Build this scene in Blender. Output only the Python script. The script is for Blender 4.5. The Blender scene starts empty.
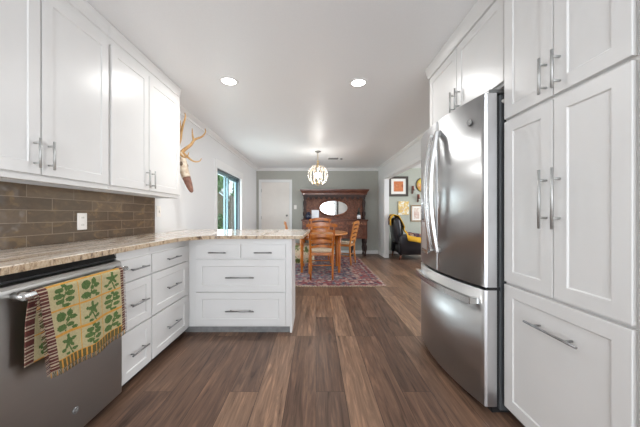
import bpy, bmesh, math, random
from mathutils import Vector, Matrix
random.seed(7)
PI = math.pi
SC = bpy.context.scene
COL = SC.collection

# ------------------------------------------------------------------ camera, world, lights, exposure
CAMZ = 1.106
cd = bpy.data.cameras.new('camera'); cam = bpy.data.objects.new('camera', cd); COL.objects.link(cam)
cam.location = (0, 0, CAMZ); cam.rotation_euler = (PI/2, 0, 0)
cd.sensor_width = 36.0; cd.lens = 36.0*267/640
cd.shift_x = 4/640; cd.shift_y = 1.5/640; cd.clip_start = 0.05
SC.camera = cam
SC.cycles.diffuse_bounces = 10; SC.cycles.max_bounces = 14
SC.view_settings.view_transform = 'Standard'; SC.view_settings.look = 'None'
SC.view_settings.exposure = 0.0; SC.view_settings.gamma = 1.0; SC.view_settings.use_curve_mapping = False

W = bpy.data.worlds.new('world'); SC.world = W; W.use_nodes = True
bg = W.node_tree.nodes['Background']
bg.inputs[0].default_value = (0.80, 0.90, 1.0, 1); bg.inputs[1].default_value = 1.6

def lamp(name, kind, loc, rot, power, size=None, size_y=None, color=(1, 1, 1), shape=None):
    l = bpy.data.lights.new(name, kind); l.energy = power; l.color = color
    if kind == 'AREA':
        l.shape = shape or ('RECTANGLE' if size_y else 'SQUARE'); l.size = size
        if size_y: l.size_y = size_y
    elif size is not None: l.shadow_soft_size = size
    o = bpy.data.objects.new(name, l); COL.objects.link(o); o.location = loc; o.rotation_euler = rot
    return o
# daylight at the patio door, plus added fill lamps out of view
lamp('fill_behind_viewer', 'AREA', (0.0, -3.88, 1.15), (PI/2, 0, 0), 98, 2.9, 1.7, (0.90, 0.95, 1.0))  # added fill in front of a made-up opening behind the viewer
lamp('fill_living_room', 'AREA', (4.9, 5.0, 1.4), (0, PI/2+0.3, 0), 130, 2.0, 3.0, (0.97, 0.98, 1.0))  # added fill for the living room, its opening made up and unseen
lamp('daylight_patio_door', 'AREA', (-1.86, 5.25, 1.05), (0, -PI/2-0.12, 0), 44, 1.75, 1.3, (0.93, 0.97, 1.0))
lamp('ceiling_fill', 'AREA', (0.0, -2.2, 1.0), (PI-0.6, 0, 0), 40, 0.9, None, (0.84, 0.92, 1.0))  # added unseen fill, aimed up to brighten the ceiling
sun = lamp('sun', 'SUN', (-6, 6, 8), (math.radians(-25), math.radians(20), 0), 2.0); sun.data.angle = 0.1

# ------------------------------------------------------------------ node material helpers
def mat(name, color=(0.8, 0.8, 0.8), rough=0.5, metal=0.0, spec=None, coat=0.0, emit=None, estr=0.0, alpha=None, trans=0.0):
    m = bpy.data.materials.new(name); m.use_nodes = True
    b = m.node_tree.nodes['Principled BSDF']
    b.inputs['Base Color'].default_value = (*color, 1); b.inputs['Roughness'].default_value = rough
    b.inputs['Metallic'].default_value = metal
    if spec is not None: b.inputs['Specular IOR Level'].default_value = spec
    b.inputs['Coat Weight'].default_value = coat
    b.inputs['Transmission Weight'].default_value = trans
    if emit: b.inputs['Emission Color'].default_value = (*emit, 1); b.inputs['Emission Strength'].default_value = estr
    return m
class N:
    """thin wrapper for wiring nodes"""
    def __init__(s, m): s.m = m; s.t = m.node_tree; s.b = s.t.nodes['Principled BSDF']
    def new(s, typ, **kw):
        n = s.t.nodes.new(typ)
        for k, v in kw.items(): setattr(n, k, v)
        return n
    def link(s, a, b): s.t.links.new(a, b)
    def coords(s, scale=(1, 1, 1), rot=(0, 0, 0), loc=(0, 0, 0)):
        tc = s.new('ShaderNodeTexCoord'); mp = s.new('ShaderNodeMapping')
        mp.inputs['Scale'].default_value = scale; mp.inputs['Rotation'].default_value = rot; mp.inputs['Location'].default_value = loc
        s.link(tc.outputs['Object'], mp.inputs['Vector']); return mp.outputs[0]
    def noise(s, vec, scale, detail=4, rough=0.55, dist=0.0):
        n = s.new('ShaderNodeTexNoise'); n.inputs['Scale'].default_value = scale; n.inputs['Detail'].default_value = detail
        n.inputs['Roughness'].default_value = rough; n.inputs['Distortion'].default_value = dist
        s.link(vec, n.inputs['Vector']); return n
    def ramp(s, fac, stops, interp='LINEAR'):
        r = s.new('ShaderNodeValToRGB'); r.color_ramp.interpolation = interp; e = r.color_ramp.elements
        while len(e) < len(stops): e.new(0.5)
        for i, (p, c) in enumerate(stops): e[i].position = p; e[i].color = (*c, 1)
        s.link(fac, r.inputs[0]); return r.outputs[0]
    def mix(s, a, b, fac, mode='MIX'):
        n = s.new('ShaderNodeMix', data_type='RGBA', blend_type=mode)
        for sock, v in ((n.inputs[0], fac), (n.inputs[6], a), (n.inputs[7], b)):
            if hasattr(v, 'links') or hasattr(v, 'is_linked'): s.link(v, sock)
            else: sock.default_value = v if not isinstance(v, tuple) else (*v, 1)
        return n.outputs[2]
    def bump(s, h, strength=0.1, dist=0.01):
        n = s.new('ShaderNodeBump'); n.inputs['Strength'].default_value = strength; n.inputs['Distance'].default_value = dist
        s.link(h, n.inputs['Height']); s.link(n.outputs[0], s.b.inputs['Normal'])
    def color(s, out): s.link(out, s.b.inputs['Base Color'])

def speckled(name, c1, c2, scale=30, rough=0.5, metal=0.0, stretch=(1, 1, 1), bump=0.0, detail=4, lo=0.35, hi=0.65, **kw):
    m = mat(name, c1, rough, metal, **kw); n = N(m); v = n.coords(stretch)
    t = n.noise(v, scale, detail); n.color(n.ramp(t.outputs[0], [(lo, c1), (hi, c2)]))
    if bump: n.bump(t.outputs[0], bump)
    return m

M = {}
M['cab'] = speckled('cabinet_white_paint', (0.68, 0.672, 0.66), (0.70, 0.692, 0.68), 3, 0.32)
M['trimw'] = speckled('trim_white_paint', (0.80, 0.80, 0.79), (0.82, 0.82, 0.81), 3, 0.4)
M['wallw'] = speckled('wall_white_paint', (0.74, 0.745, 0.745), (0.76, 0.765, 0.765), 60, 0.6, bump=0.03)
M['ceil'] = speckled('ceiling_paint', (0.855, 0.87, 0.88), (0.87, 0.885, 0.895), 80, 0.42, bump=0.02)
M['wallg'] = speckled('wall_grey_green_paint', (0.40, 0.40, 0.36), (0.43, 0.43, 0.39), 40, 0.6, bump=0.03)
M['walls'] = speckled('wall_sage_paint', (0.40, 0.42, 0.36), (0.43, 0.45, 0.39), 40, 0.65, bump=0.03)
M['doorw'] = speckled('door_cream_paint', (0.80, 0.76, 0.71), (0.83, 0.79, 0.74), 4, 0.4)
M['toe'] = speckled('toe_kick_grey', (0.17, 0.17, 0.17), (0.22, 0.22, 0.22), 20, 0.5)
M['nickel'] = speckled('brushed_nickel', (0.46, 0.46, 0.45), (0.52, 0.52, 0.51), 80, 0.5, 0.85, (1, 1, 8))
M['darknickel'] = speckled('polished_steel_bar', (0.27, 0.27, 0.27), (0.34, 0.34, 0.34), 60, 0.35, 1.0)
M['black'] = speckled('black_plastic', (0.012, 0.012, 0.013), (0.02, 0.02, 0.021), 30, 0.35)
M['gasket'] = speckled('black_rubber', (0.01, 0.01, 0.011), (0.016, 0.016, 0.017), 40, 0.7)
M['fbody'] = speckled('fridge_side_grey', (0.075, 0.08, 0.085), (0.09, 0.095, 0.10), 200, 0.5, bump=0.05)
M['plate'] = speckled('white_plastic_plate', (0.82, 0.79, 0.75), (0.85, 0.82, 0.78), 10, 0.35)
M['slot'] = speckled('outlet_slot_dark', (0.20, 0.18, 0.17), (0.26, 0.24, 0.22), 10, 0.5)
M['bone'] = speckled('bleached_bone', (0.74, 0.66, 0.53), (0.36, 0.21, 0.11), 17, 0.6, bump=0.2, lo=0.45, hi=0.75)
M['bonedark'] = speckled('brown_stained_bone', (0.17, 0.07, 0.05), (0.30, 0.15, 0.10), 25, 0.55, bump=0.2)
M['socket'] = speckled('dark_bone_hollow', (0.10, 0.06, 0.035), (0.16, 0.10, 0.06), 20, 0.7)
M['antler'] = speckled('tan_antler', (0.50, 0.27, 0.09), (0.62, 0.40, 0.18), 18, 0.5, bump=0.2)
M['honey'] = speckled('honey_stained_maple', (0.33, 0.080, 0.006), (0.54, 0.170, 0.014), 9, 0.3, 0, (1, 1, 0.25), coat=0.15)
M['tan'] = speckled('golden_oak', (0.42, 0.14, 0.022), (0.56, 0.22, 0.045), 9, 0.3, 0, (1, 1, 0.25), coat=0.2)
M['darkwood'] = speckled('dark_walnut_stain', (0.075, 0.022, 0.012), (0.15, 0.050, 0.026), 14, 0.32, 0, (0.4, 1, 1), bump=0.05, coat=0.2)
M['darkerwood'] = speckled('blackened_walnut', (0.022, 0.009, 0.007), (0.045, 0.017, 0.011), 14, 0.6)
M['carved'] = speckled('carved_walnut', (0.27, 0.105, 0.058), (0.11, 0.038, 0.021), 22, 0.5, bump=0.3)
M['cushion'] = speckled('cream_seat_cushion', (0.60, 0.50, 0.36), (0.72, 0.63, 0.48), 50, 0.9, bump=0.2)
M['leather'] = speckled('black_leather', (0.018, 0.018, 0.022), (0.034, 0.034, 0.04), 60, 0.28, bump=0.15)
M['legwood'] = speckled('reddish_leg_wood', (0.12, 0.035, 0.018), (0.18, 0.06, 0.03), 20, 0.3)
M['brass'] = speckled('aged_brass', (0.55, 0.40, 0.20), (0.68, 0.52, 0.30), 30, 0.28, 1.0)
M['canopy'] = speckled('dark_pewter', (0.20, 0.20, 0.19), (0.28, 0.28, 0.26), 30, 0.35, 1.0)
M['mirror'] = speckled('mirror_glass', (0.88, 0.89, 0.88), (0.90, 0.91, 0.90), 2, 0.02, 1.0)
M['glow'] = mat('lamp_diffuser', (1, 1, 1), 0.5, emit=(1, 0.98, 0.94), estr=9)
M['bulb'] = mat('warm_bulb', (1, 1, 1), 0.5, emit=(1, 0.95, 0.86), estr=14)
M['teal'] = speckled('aluminium_door_frame', (0.16, 0.27, 0.30), (0.20, 0.31, 0.34), 30, 0.35, 0.3)
M['greyframe'] = speckled('grey_aluminium', (0.09, 0.11, 0.125), (0.12, 0.14, 0.155), 30, 0.35, 0.4)
M['leaf'] = speckled('tree_leaves', (0.05, 0.16, 0.035), (0.16, 0.32, 0.08), 4, 0.5)
M['bark'] = speckled('tree_bark', (0.10, 0.075, 0.055), (0.16, 0.12, 0.09), 12, 0.9, bump=0.4)
M['shed'] = speckled('tan_clapboard', (0.42, 0.33, 0.23), (0.48, 0.38, 0.27), 5, 0.8)
M['shedroof'] = speckled('pale_roof_edge', (0.62, 0.62, 0.60), (0.7, 0.7, 0.68), 8, 0.7)
M['fence'] = speckled('weathered_fence_boards', (0.14, 0.11, 0.085), (0.22, 0.18, 0.14), 6, 0.85, 0, (4, 4, 0.4))
M['grass'] = speckled('lawn_green', (0.06, 0.14, 0.03), (0.11, 0.2, 0.05), 12, 0.9)
M['ventdark'] = speckled('vent_grey', (0.22, 0.22, 0.22), (0.28, 0.28, 0.28), 20, 0.5)
M['navy'] = speckled('navy_glaze', (0.012, 0.016, 0.035), (0.025, 0.03, 0.06), 10, 0.15)
M['paper'] = speckled('white_card', (0.80, 0.83, 0.88), (0.84, 0.87, 0.91), 10, 0.6)
M['bottle'] = speckled('dark_bottle_glass', (0.010, 0.014, 0.010), (0.018, 0.024, 0.016), 10, 0.08)
M['framedark'] = speckled('dark_bronze_frame', (0.045, 0.035, 0.028), (0.075, 0.06, 0.048), 30, 0.4)
M['framegold'] = speckled('antique_gold_frame', (0.20, 0.13, 0.065), (0.30, 0.20, 0.10), 30, 0.4)
M['matboard'] = speckled('cream_mat_board', (0.80, 0.78, 0.73), (0.84, 0.82, 0.77), 30, 0.8)
M['sconce'] = speckled('rust_iron', (0.09, 0.04, 0.028), (0.14, 0.065, 0.045), 30, 0.6)
M['candle'] = speckled('red_candle_wax', (0.20, 0.05, 0.03), (0.26, 0.07, 0.04), 12, 0.5)
M['logo'] = speckled('logo_grey_metal', (0.20, 0.20, 0.20), (0.26, 0.26, 0.26), 30, 0.35, 0.8)
M['logolight'] = speckled('logo_silver', (0.36, 0.36, 0.36), (0.42, 0.42, 0.42), 30, 0.5, 0.8)

def art(name, cols, scale, stretch=(1, 1, 1), dist=0.0):
    m = mat(name, cols[0], 0.7); n = N(m); v = n.coords(stretch)
    t = n.noise(v, scale, 3, 0.6, dist)
    k = len(cols); n.color(n.ramp(t.outputs[0], [(0.32+0.36*i/max(1, k-1), c) for i, c in enumerate(cols)])); return m
M['artred'] = art('rust_print', [(0.70, 0.45, 0.28), (0.52, 0.15, 0.05), (0.62, 0.22, 0.08), (0.30, 0.08, 0.04)], 14, (1, 1, 0.5))
M['artyel'] = art('yellow_flower_print', [(0.80, 0.82, 0.80), (0.80, 0.80, 0.74), (0.80, 0.58, 0.16), (0.62, 0.40, 0.14), (0.78, 0.80, 0.76), (0.72, 0.76, 0.74)], 8, dist=1)
M['artpale'] = art('pale_sketch', [(0.78, 0.74, 0.68), (0.72, 0.64, 0.56), (0.55, 0.35, 0.28), (0.80, 0.78, 0.74)], 10, dist=1.5)
M['artround'] = art('yellow_plate_glaze', [(0.80, 0.55, 0.02), (0.75, 0.60, 0.10), (0.62, 0.25, 0.06), (0.72, 0.72, 0.55)], 7, dist=1)
M['floral'] = art('floral_fabric', [(0.10, 0.15, 0.05), (0.16, 0.22, 0.07), (0.74, 0.66, 0.50), (0.70, 0.62, 0.46), (0.55, 0.16, 0.12)], 11, dist=0.8)
M['sidewall'] = art('pale_hutch', [(0.6, 0.6, 0.6), (0.5, 0.5, 0.5)], 5)

# stainless steel with fine brushing
def steel(name, base, rough, stretch):
    m = mat(name, base, rough, 1.0); n = N(m); v = n.coords(stretch); t = n.noise(v, 60, 3)
    n.color(n.ramp(t.outputs[0], [(0.3, tuple(c*0.975 for c in base)), (0.7, base)]))
    r = n.new('ShaderNodeMapRange'); r.inputs[3].default_value = rough*0.92; r.inputs[4].default_value = rough*1.08
    n.link(t.outputs[0], r.inputs[0]); n.link(r.outputs[0], n.b.inputs['Roughness']); n.bump(t.outputs[0], 0.006, 0.0005)
    return m
M['steel'] = steel('stainless_steel', (0.56, 0.565, 0.57), 0.34, (3, 1, 0.05))
M['steeld'] = steel('dishwasher_steel', (0.36, 0.35, 0.335), 0.33, (1, 0.05, 3))
M['steelh'] = steel('bright_handle_steel', (0.62, 0.62, 0.61), 0.22, (1, 1, 1))
M['steeledge'] = steel('door_edge_steel', (0.66, 0.66, 0.67), 0.38, (1, 1, 0.1))

# floor: plank brick pattern running away from the viewer
def floor_mat():
    m = mat('vinyl_plank_floor', (0.2, 0.1, 0.06), 0.3, spec=0.35); n = N(m)
    v = n.coords((1, 1, 1), (0, 0, PI/2))
    br = n.new('ShaderNodeTexBrick'); br.offset = 0.37; br.offset_frequency = 3
    for k, val in (('Scale', 1.0), ('Mortar Size', 0.0016), ('Mortar Smooth', 0.3), ('Bias', 0.0), ('Brick Width', 1.22), ('Row Height', 0.18)): br.inputs[k].default_value = val
    br.inputs['Color1'].default_value = (0, 0, 0, 1); br.inputs['Color2'].default_value = (1, 1, 1, 1); br.inputs['Mortar'].default_value = (0.5, 0.5, 0.5, 1)
    n.link(v, br.inputs['Vector'])
    plank = n.ramp(br.outputs['Color'], [(0.0, (0.108, 0.062, 0.043)), (0.3, (0.158, 0.092, 0.063)), (0.5, (0.125, 0.076, 0.055)), (0.75, (0.190, 0.113, 0.076)), (1.0, (0.285, 0.178, 0.119))])
    # each plank gets its own grain offset
    tc = n.new('ShaderNodeTexCoord'); add = n.new('ShaderNodeVectorMath', operation='MULTIPLY_ADD')
    n.link(br.outputs['Color'], add.inputs[0]); add.inputs[1].default_value = (7, 13, 3); n.link(tc.outputs['Object'], add.inputs[2])
    mp = n.new('ShaderNodeMapping'); mp.inputs['Scale'].default_value = (11, 0.8, 1); n.link(add.outputs[0], mp.inputs['Vector'])
    g = n.noise(mp.outputs[0], 2.2, 7, 0.65, 1.2)
    grain = n.ramp(g.outputs[0], [(0.30, (0.30, 0.27, 0.25)), (0.43, (0.80, 0.77, 0.75)), (0.55, (1.05, 1.03, 1.0)), (0.70, (1.75, 1.66, 1.52))])
    c = n.mix(plank, grain, 1.0, 'MULTIPLY')
    mp2 = n.new('ShaderNodeMapping'); mp2.inputs['Scale'].default_value = (60, 2.0, 1); n.link(add.outputs[0], mp2.inputs['Vector'])
    g2 = n.noise(mp2.outputs[0], 2.0, 4, 0.6)
    c = n.mix(c, n.ramp(g2.outputs[0], [(0.35, (0.75, 0.74, 0.73)), (0.65, (1.12, 1.12, 1.12))]), 0.7, 'MULTIPLY')
    c = n.mix(c, (0.035, 0.02, 0.014), br.outputs['Fac'])
    n.color(c)
    r = n.new('ShaderNodeMapRange'); r.inputs[3].default_value = 0.26; r.inputs[4].default_value = 0.44
    n.link(g2.outputs[0], r.inputs[0]); n.link(r.outputs[0], n.b.inputs['Roughness']); n.bump(g2.outputs[0], 0.10, 0.003)
    return m
M['floor'] = floor_mat()

# glossy brown subway tile, on a wall whose normal is +X: horizontal = Y, vertical = Z
def tile_mat():
    m = mat('brown_glazed_tile', (0.1, 0.07, 0.05), 0.14, spec=0.5); n = N(m)
    tc = n.new('ShaderNodeTexCoord'); sp = n.new('ShaderNodeSeparateXYZ'); cb = n.new('ShaderNodeCombineXYZ')
    n.link(tc.outputs['Object'], sp.inputs[0]); n.link(sp.outputs[1], cb.inputs[0]); n.link(sp.outputs[2], cb.inputs[1])
    mp = n.new('ShaderNodeMapping'); mp.inputs['Location'].default_value = (0.12, -0.0, 0); n.link(cb.outputs[0], mp.inputs[0])
    br = n.new('ShaderNodeTexBrick'); br.offset = 0.5
    for k, val in (('Scale', 1.0), ('Mortar Size', 0.0022), ('Mortar Smooth', 0.2), ('Bias', 0.0), ('Brick Width', 0.305), ('Row Height', 0.0757)): br.inputs[k].default_value = val
    br.inputs['Color1'].default_value = (0, 0, 0, 1); br.inputs['Color2'].default_value = (1, 1, 1, 1)
    n.link(mp.outputs[0], br.inputs['Vector'])
    base = n.ramp(br.outputs['Color'], [(0, (0.095, 0.066, 0.045)), (1, (0.165, 0.120, 0.084))])
    t = n.noise(n.coords((1, 1, 1.6)), 9, 4, 0.6, 1.0)
    base = n.mix(base, n.ramp(t.outputs[0], [(0.4, (0.86, 0.86, 0.86)), (0.58, (1.1, 1.08, 1.02)), (0.68, (1.75, 1.62, 1.25))]), 0.8, 'MULTIPLY')
    n.color(n.mix(base, (0.26, 0.20, 0.145), br.outputs['Fac']))
    t2 = n.noise(n.coords((1, 1, 2.0)), 7, 2, 0.5)
    h = n.new('ShaderNodeMath', operation='MULTIPLY_ADD'); n.link(br.outputs['Fac'], h.inputs[0]); h.inputs[1].default_value = -0.4; n.link(t2.outputs[0], h.inputs[2])
    n.bump(h.outputs[0], 0.35, 0.012)
    return m
M['tile'] = tile_mat()

def granite_mat():
    m = mat('granite_counter', (0.5, 0.4, 0.3), 0.12, spec=0.55); n = N(m)
    v = n.coords((5, 0.65, 4), (0, 0, math.radians(6)))
    t = n.noise(v, 1.6, 8, 0.62, 1.4)
    c = n.ramp(t.outputs[0], [(0.26, (0.28, 0.18, 0.12)), (0.37, (0.48, 0.35, 0.25)), (0.46, (0.78, 0.67, 0.55)), (0.54, (0.88, 0.82, 0.74)), (0.62, (0.54, 0.46, 0.39)), (0.72, (0.76, 0.60, 0.45))])
    s = n.noise(n.coords((1, 1, 1)), 70, 3, 0.6)
    c = n.mix(c, n.ramp(s.outputs[0], [(0.33, (0.45, 0.36, 0.30)), (0.45, (1, 1, 1)), (0.62, (1.12, 1.12, 1.12))]), 0.8, 'MULTIPLY')
    n.color(c); return m
M['granite'] = granite_mat()
def granite_edge():
    m = mat('granite_chiseled_edge', (0.4, 0.3, 0.2), 0.35); n = N(m)
    t = n.noise(n.coords((1, 1, 0.5)), 34, 5, 0.7)
    n.color(n.ramp(t.outputs[0], [(0.36, (0.10, 0.060, 0.038)), (0.46, (0.40, 0.27, 0.16)), (0.56, (0.56, 0.44, 0.30)), (0.68, (0.24, 0.15, 0.09))])); n.bump(t.outputs[0], 0.5, 0.006); return m
M['granedge'] = granite_edge()

def glass_mat(name, tint=(1, 1, 1), fac=0.12, rough=0.02):
    m = bpy.data.materials.new(name); m.use_nodes = True; t = m.node_tree; t.nodes.clear()
    o = t.nodes.new('ShaderNodeOutputMaterial'); mx = t.nodes.new('ShaderNodeMixShader'); tr = t.nodes.new('ShaderNodeBsdfTransparent'); gl = t.nodes.new('ShaderNodeBsdfGlossy')
    tr.inputs[0].default_value = (*tint, 1); gl.inputs['Roughness'].default_value = rough; mx.inputs[0].default_value = fac
    t.links.new(tr.outputs[0], mx.inputs[1]); t.links.new(gl.outputs[0], mx.inputs[2]); t.links.new(mx.outputs[0], o.inputs[0]); return m
M['pane'] = glass_mat('door_glass', (0.93, 0.97, 0.97), 0.07)
def crystal_mat():
    m = glass_mat('cut_crystal', (0.90, 0.87, 0.84), 0.26, 0.2); t = m.node_tree; o = t.nodes['Material Output']; src = o.inputs[0].links[0].from_socket
    mx = t.nodes.new('ShaderNodeMixShader'); tl = t.nodes.new('ShaderNodeBsdfTranslucent'); tl.inputs[0].default_value = (0.80, 0.74, 0.68, 1); mx.inputs[0].default_value = 0.22
    t.links.new(src, mx.inputs[1]); t.links.new(tl.outputs[0], mx.inputs[2]); t.links.new(mx.outputs[0], o.inputs[0]); return m
M['crystal'] = crystal_mat()

def rug_mat(hx, hy):
    m = mat('persian_rug_wool', (0.3, 0.1, 0.1), 0.95, spec=0.1); n = N(m)
    tc = n.new('ShaderNodeTexCoord'); sp = n.new('ShaderNodeSeparateXYZ'); n.link(tc.outputs['Object'], sp.inputs[0])
    def mth(op, a, b=None):
        k = n.new('ShaderNodeMath', operation=op)
        for i, x in enumerate((a, b)):
            if x is None: continue
            if isinstance(x, (int, float)): k.inputs[i].default_value = x
            else: n.link(x, k.inputs[i])
        return k.outputs[0]
    d = mth('MINIMUM', mth('SUBTRACT', hx, mth('ABSOLUTE', sp.outputs[0])), mth('SUBTRACT', hy, mth('ABSOLUTE', sp.outputs[1])))
    dn = mth('DIVIDE', d, 1.22)
    base = n.ramp(dn, [(0.0, (0.40, 0.31, 0.25)), (0.03, (0.17, 0.055, 0.055)), (0.09, (0.06, 0.06, 0.085)), (0.13, (0.24, 0.085, 0.08)), (0.30, (0.34, 0.27, 0.23)), (0.33, (0.08, 0.085, 0.115)), (0.46, (0.15, 0.18, 0.21))], 'CONSTANT')
    vo = n.new('ShaderNodeTexVoronoi'); vo.inputs['Scale'].default_value = 13; vo.inputs['Randomness'].default_value = 0.55; n.link(tc.outputs['Object'], vo.inputs['Vector'])
    sc_ = n.new('ShaderNodeSeparateColor'); n.link(vo.outputs['Color'], sc_.inputs[0])
    motif = n.ramp(sc_.outputs[0], [(0, (0.26, 0.075, 0.075)), (0.2, (0.055, 0.06, 0.09)), (0.4, (0.46, 0.37, 0.31)), (0.58, (0.14, 0.17, 0.20)), (0.75, (0.36, 0.18, 0.16)), (0.9, (0.52, 0.45, 0.39))], 'CONSTANT')
    msk = n.ramp(vo.outputs['Distance'], [(0, (1, 1, 1)), (0.42, (1, 1, 1)), (0.46, (0, 0, 0))])
    c = n.mix(base, motif, msk)
    v2 = n.new('ShaderNodeTexVoronoi'); v2.inputs['Scale'].default_value = 24; n.link(tc.outputs['Object'], v2.inputs['Vector'])
    s2 = n.new('ShaderNodeSeparateColor'); n.link(v2.outputs['Color'], s2.inputs[0])
    c = n.mix(c, n.ramp(s2.outputs[1], [(0, (0.24, 0.05, 0.06)), (0.4, (0.40, 0.32, 0.28)), (0.7, (0.06, 0.07, 0.10))], 'CONSTANT'), 0.38)
    n.color(c)
    t = n.noise(n.coords(), 150, 2); n.bump(t.outputs[0], 0.3, 0.004); return m

# ------------------------------------------------------------------ mesh helpers
class MB:
    def __init__(s): s.bm = bmesh.new(); s.mi = 0
    def _tag(s, before):
        for f in s.bm.faces:
            if f not in before: f.material_index = s.mi
    def box(s, x0, x1, y0, y1, z0, z1, bevel=0.0, seg=1):
        old = set(s.bm.faces)
        r = bmesh.ops.create_cube(s.bm, size=1); vs = r['verts']
        for v in vs: v.co = Vector(((x0+x1)/2+v.co.x*(x1-x0), (y0+y1)/2+v.co.y*(y1-y0), (z0+z1)/2+v.co.z*(z1-z0)))
        if bevel:
            es = list({e for v in vs for e in v.link_edges})
            bmesh.ops.bevel(s.bm, geom=es, offset=bevel, segments=seg, profile=0.5, affect='EDGES')
        s._tag(old); return s
    def obox(s, mtx, sx, sy, sz, bevel=0.0, seg=1):
        old = set(s.bm.faces); r = bmesh.ops.create_cube(s.bm, size=1); vs = r['verts']
        for v in vs: v.co = Vector((v.co.x*sx, v.co.y*sy, v.co.z*sz))
        if bevel:
            es = list({e for v in vs for e in v.link_edges})
            rr = bmesh.ops.bevel(s.bm, geom=es, offset=bevel, segments=seg, profile=0.5, affect='EDGES')
            vs = list({v for f in s.bm.faces if f not in old for v in f.verts})
        for v in vs: v.co = mtx @ v.co
        s._tag(old); return s
    def prism(s, pts, axis, a0, a1, smooth=False):
        """closed polygon pts (2-D) extruded along axis; axis 'z': (x,y); 'y': (x,z); 'x': (y,z)"""
        def co(p, a): return {'z': (p[0], p[1], a), 'y': (p[0], a, p[1]), 'x': (a, p[0], p[1])}[axis]
        b = [s.bm.verts.new(co(p, a0)) for p in pts]; t = [s.bm.verts.new(co(p, a1)) for p in pts]; n = len(pts); fs = []
        fs.append(s.bm.faces.new(b[::-1])); fs.append(s.bm.faces.new(t))
        for i in range(n):
            f = s.bm.faces.new((b[i], b[(i+1) % n], t[(i+1) % n], t[i])); f.smooth = smooth; fs.append(f)
        for f in fs: f.material_index = s.mi
        return s
    def rings(s, rings, cap=True, smooth=True, closed=False):
        vs = [[s.bm.verts.new(p) for p in r] for r in rings]; k = len(rings[0]); fs = []
        for i in range(len(vs)-(0 if closed else 1)):
            A = vs[i]; B = vs[(i+1) % len(vs)]
            for j in range(k):
                f = s.bm.faces.new((A[j], A[(j+1) % k], B[(j+1) % k], B[j])); f.smooth = smooth; fs.append(f)
        if cap and not closed: fs.append(s.bm.faces.new(vs[0][::-1])); fs.append(s.bm.faces.new(vs[-1]))
        for f in fs: f.material_index = s.mi
        return s
    def tube(s, pts, rad, n=8, flat=1.0):
        pts = [Vector(p) for p in pts]; rad = rad if isinstance(rad, (list, tuple)) else [rad]*len(pts); out = []; up = None
        for i, p in enumerate(pts):
            d = (pts[min(i+1, len(pts)-1)]-pts[max(i-1, 0)]).normalized()
            if up is None: up = Vector((0, 0, 1)) if abs(d.z) < 0.9 else Vector((0, 1, 0))
            a = (up-d*up.dot(d)).normalized(); b = d.cross(a); up = a
            out.append([p+a*math.cos(2*PI*j/n)*rad[i]+b*math.sin(2*PI*j/n)*rad[i]*flat for j in range(n)])
        return s.rings(out)
    def lathe(s, prof, c=(0, 0, 0), n=16, axis='z'):
        out = []
        for r, h in prof:
            r = max(r, 0.0006); ring = []
            for j in range(n):
                a = 2*PI*j/n; u, w = r*math.cos(a), r*math.sin(a)
                p = {'z': (u, w, h), 'x': (h, u, w), 'y': (w, h, u)}[axis]
                ring.append((c[0]+p[0], c[1]+p[1], c[2]+p[2]))
            out.append(ring)
        return s.rings(out)
    def ball(s, c, r, sc=(1, 1, 1), sub=2):
        old = set(s.bm.faces); rr = bmesh.ops.create_icosphere(s.bm, subdivisions=sub, radius=r)
        for v in rr['verts']: v.co = Vector((c[0]+v.co.x*sc[0], c[1]+v.co.y*sc[1], c[2]+v.co.z*sc[2]))
        for f in s.bm.faces:
            if f not in old: f.smooth = True
        s._tag(old); return s
    def build(s, name, mats, parent=None, label=None):
        bmesh.ops.recalc_face_normals(s.bm, faces=s.bm.faces)
        me = bpy.data.meshes.new(name)
        off = Vector((0, 0, 0)); q = parent
        while q is not None: off += q.location; q = q.parent
        for v in s.bm.verts: v.co -= off
        s.bm.to_mesh(me); s.bm.free()
        for m in (mats if isinstance(mats, (list, tuple)) else [mats]): me.materials.append(m)
        o = bpy.data.objects.new(name, me); COL.objects.link(o)
        if parent is not None: o.parent = parent
        if label: o['label'] = label
        return o

def box(name, m, parent, *a, bevel=0.0, seg=1, label=None): return MB().box(*a, bevel=bevel, seg=seg).build(name, m, parent, label)
def thing(name, loc, label, cat, group=None):
    o = bpy.data.objects.new(name, None); COL.objects.link(o); o.location = loc; o.empty_display_size = 0.1
    o['label'] = label; o['category'] = cat
    if group: o['group'] = group
    return o
def tag(o, label, cat, group=None):
    o['label'] = label; o['category'] = cat
    if group: o['group'] = group
    return o
def struct(o): o['kind'] = 'structure'; return o
def dup(root, loc, rz, label, group=None, scale=1.0, name=None):
    r = root.copy(); COL.objects.link(r); r.location = loc; r.rotation_euler = (0, 0, rz); r.scale = (scale,)*3; r['label'] = label
    if group: r['group'] = group
    for ch in root.children:
        c = ch.copy(); COL.objects.link(c); c.parent = r
        for g in ch.children:
            d = g.copy(); COL.objects.link(d); d.parent = c
    return r

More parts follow.
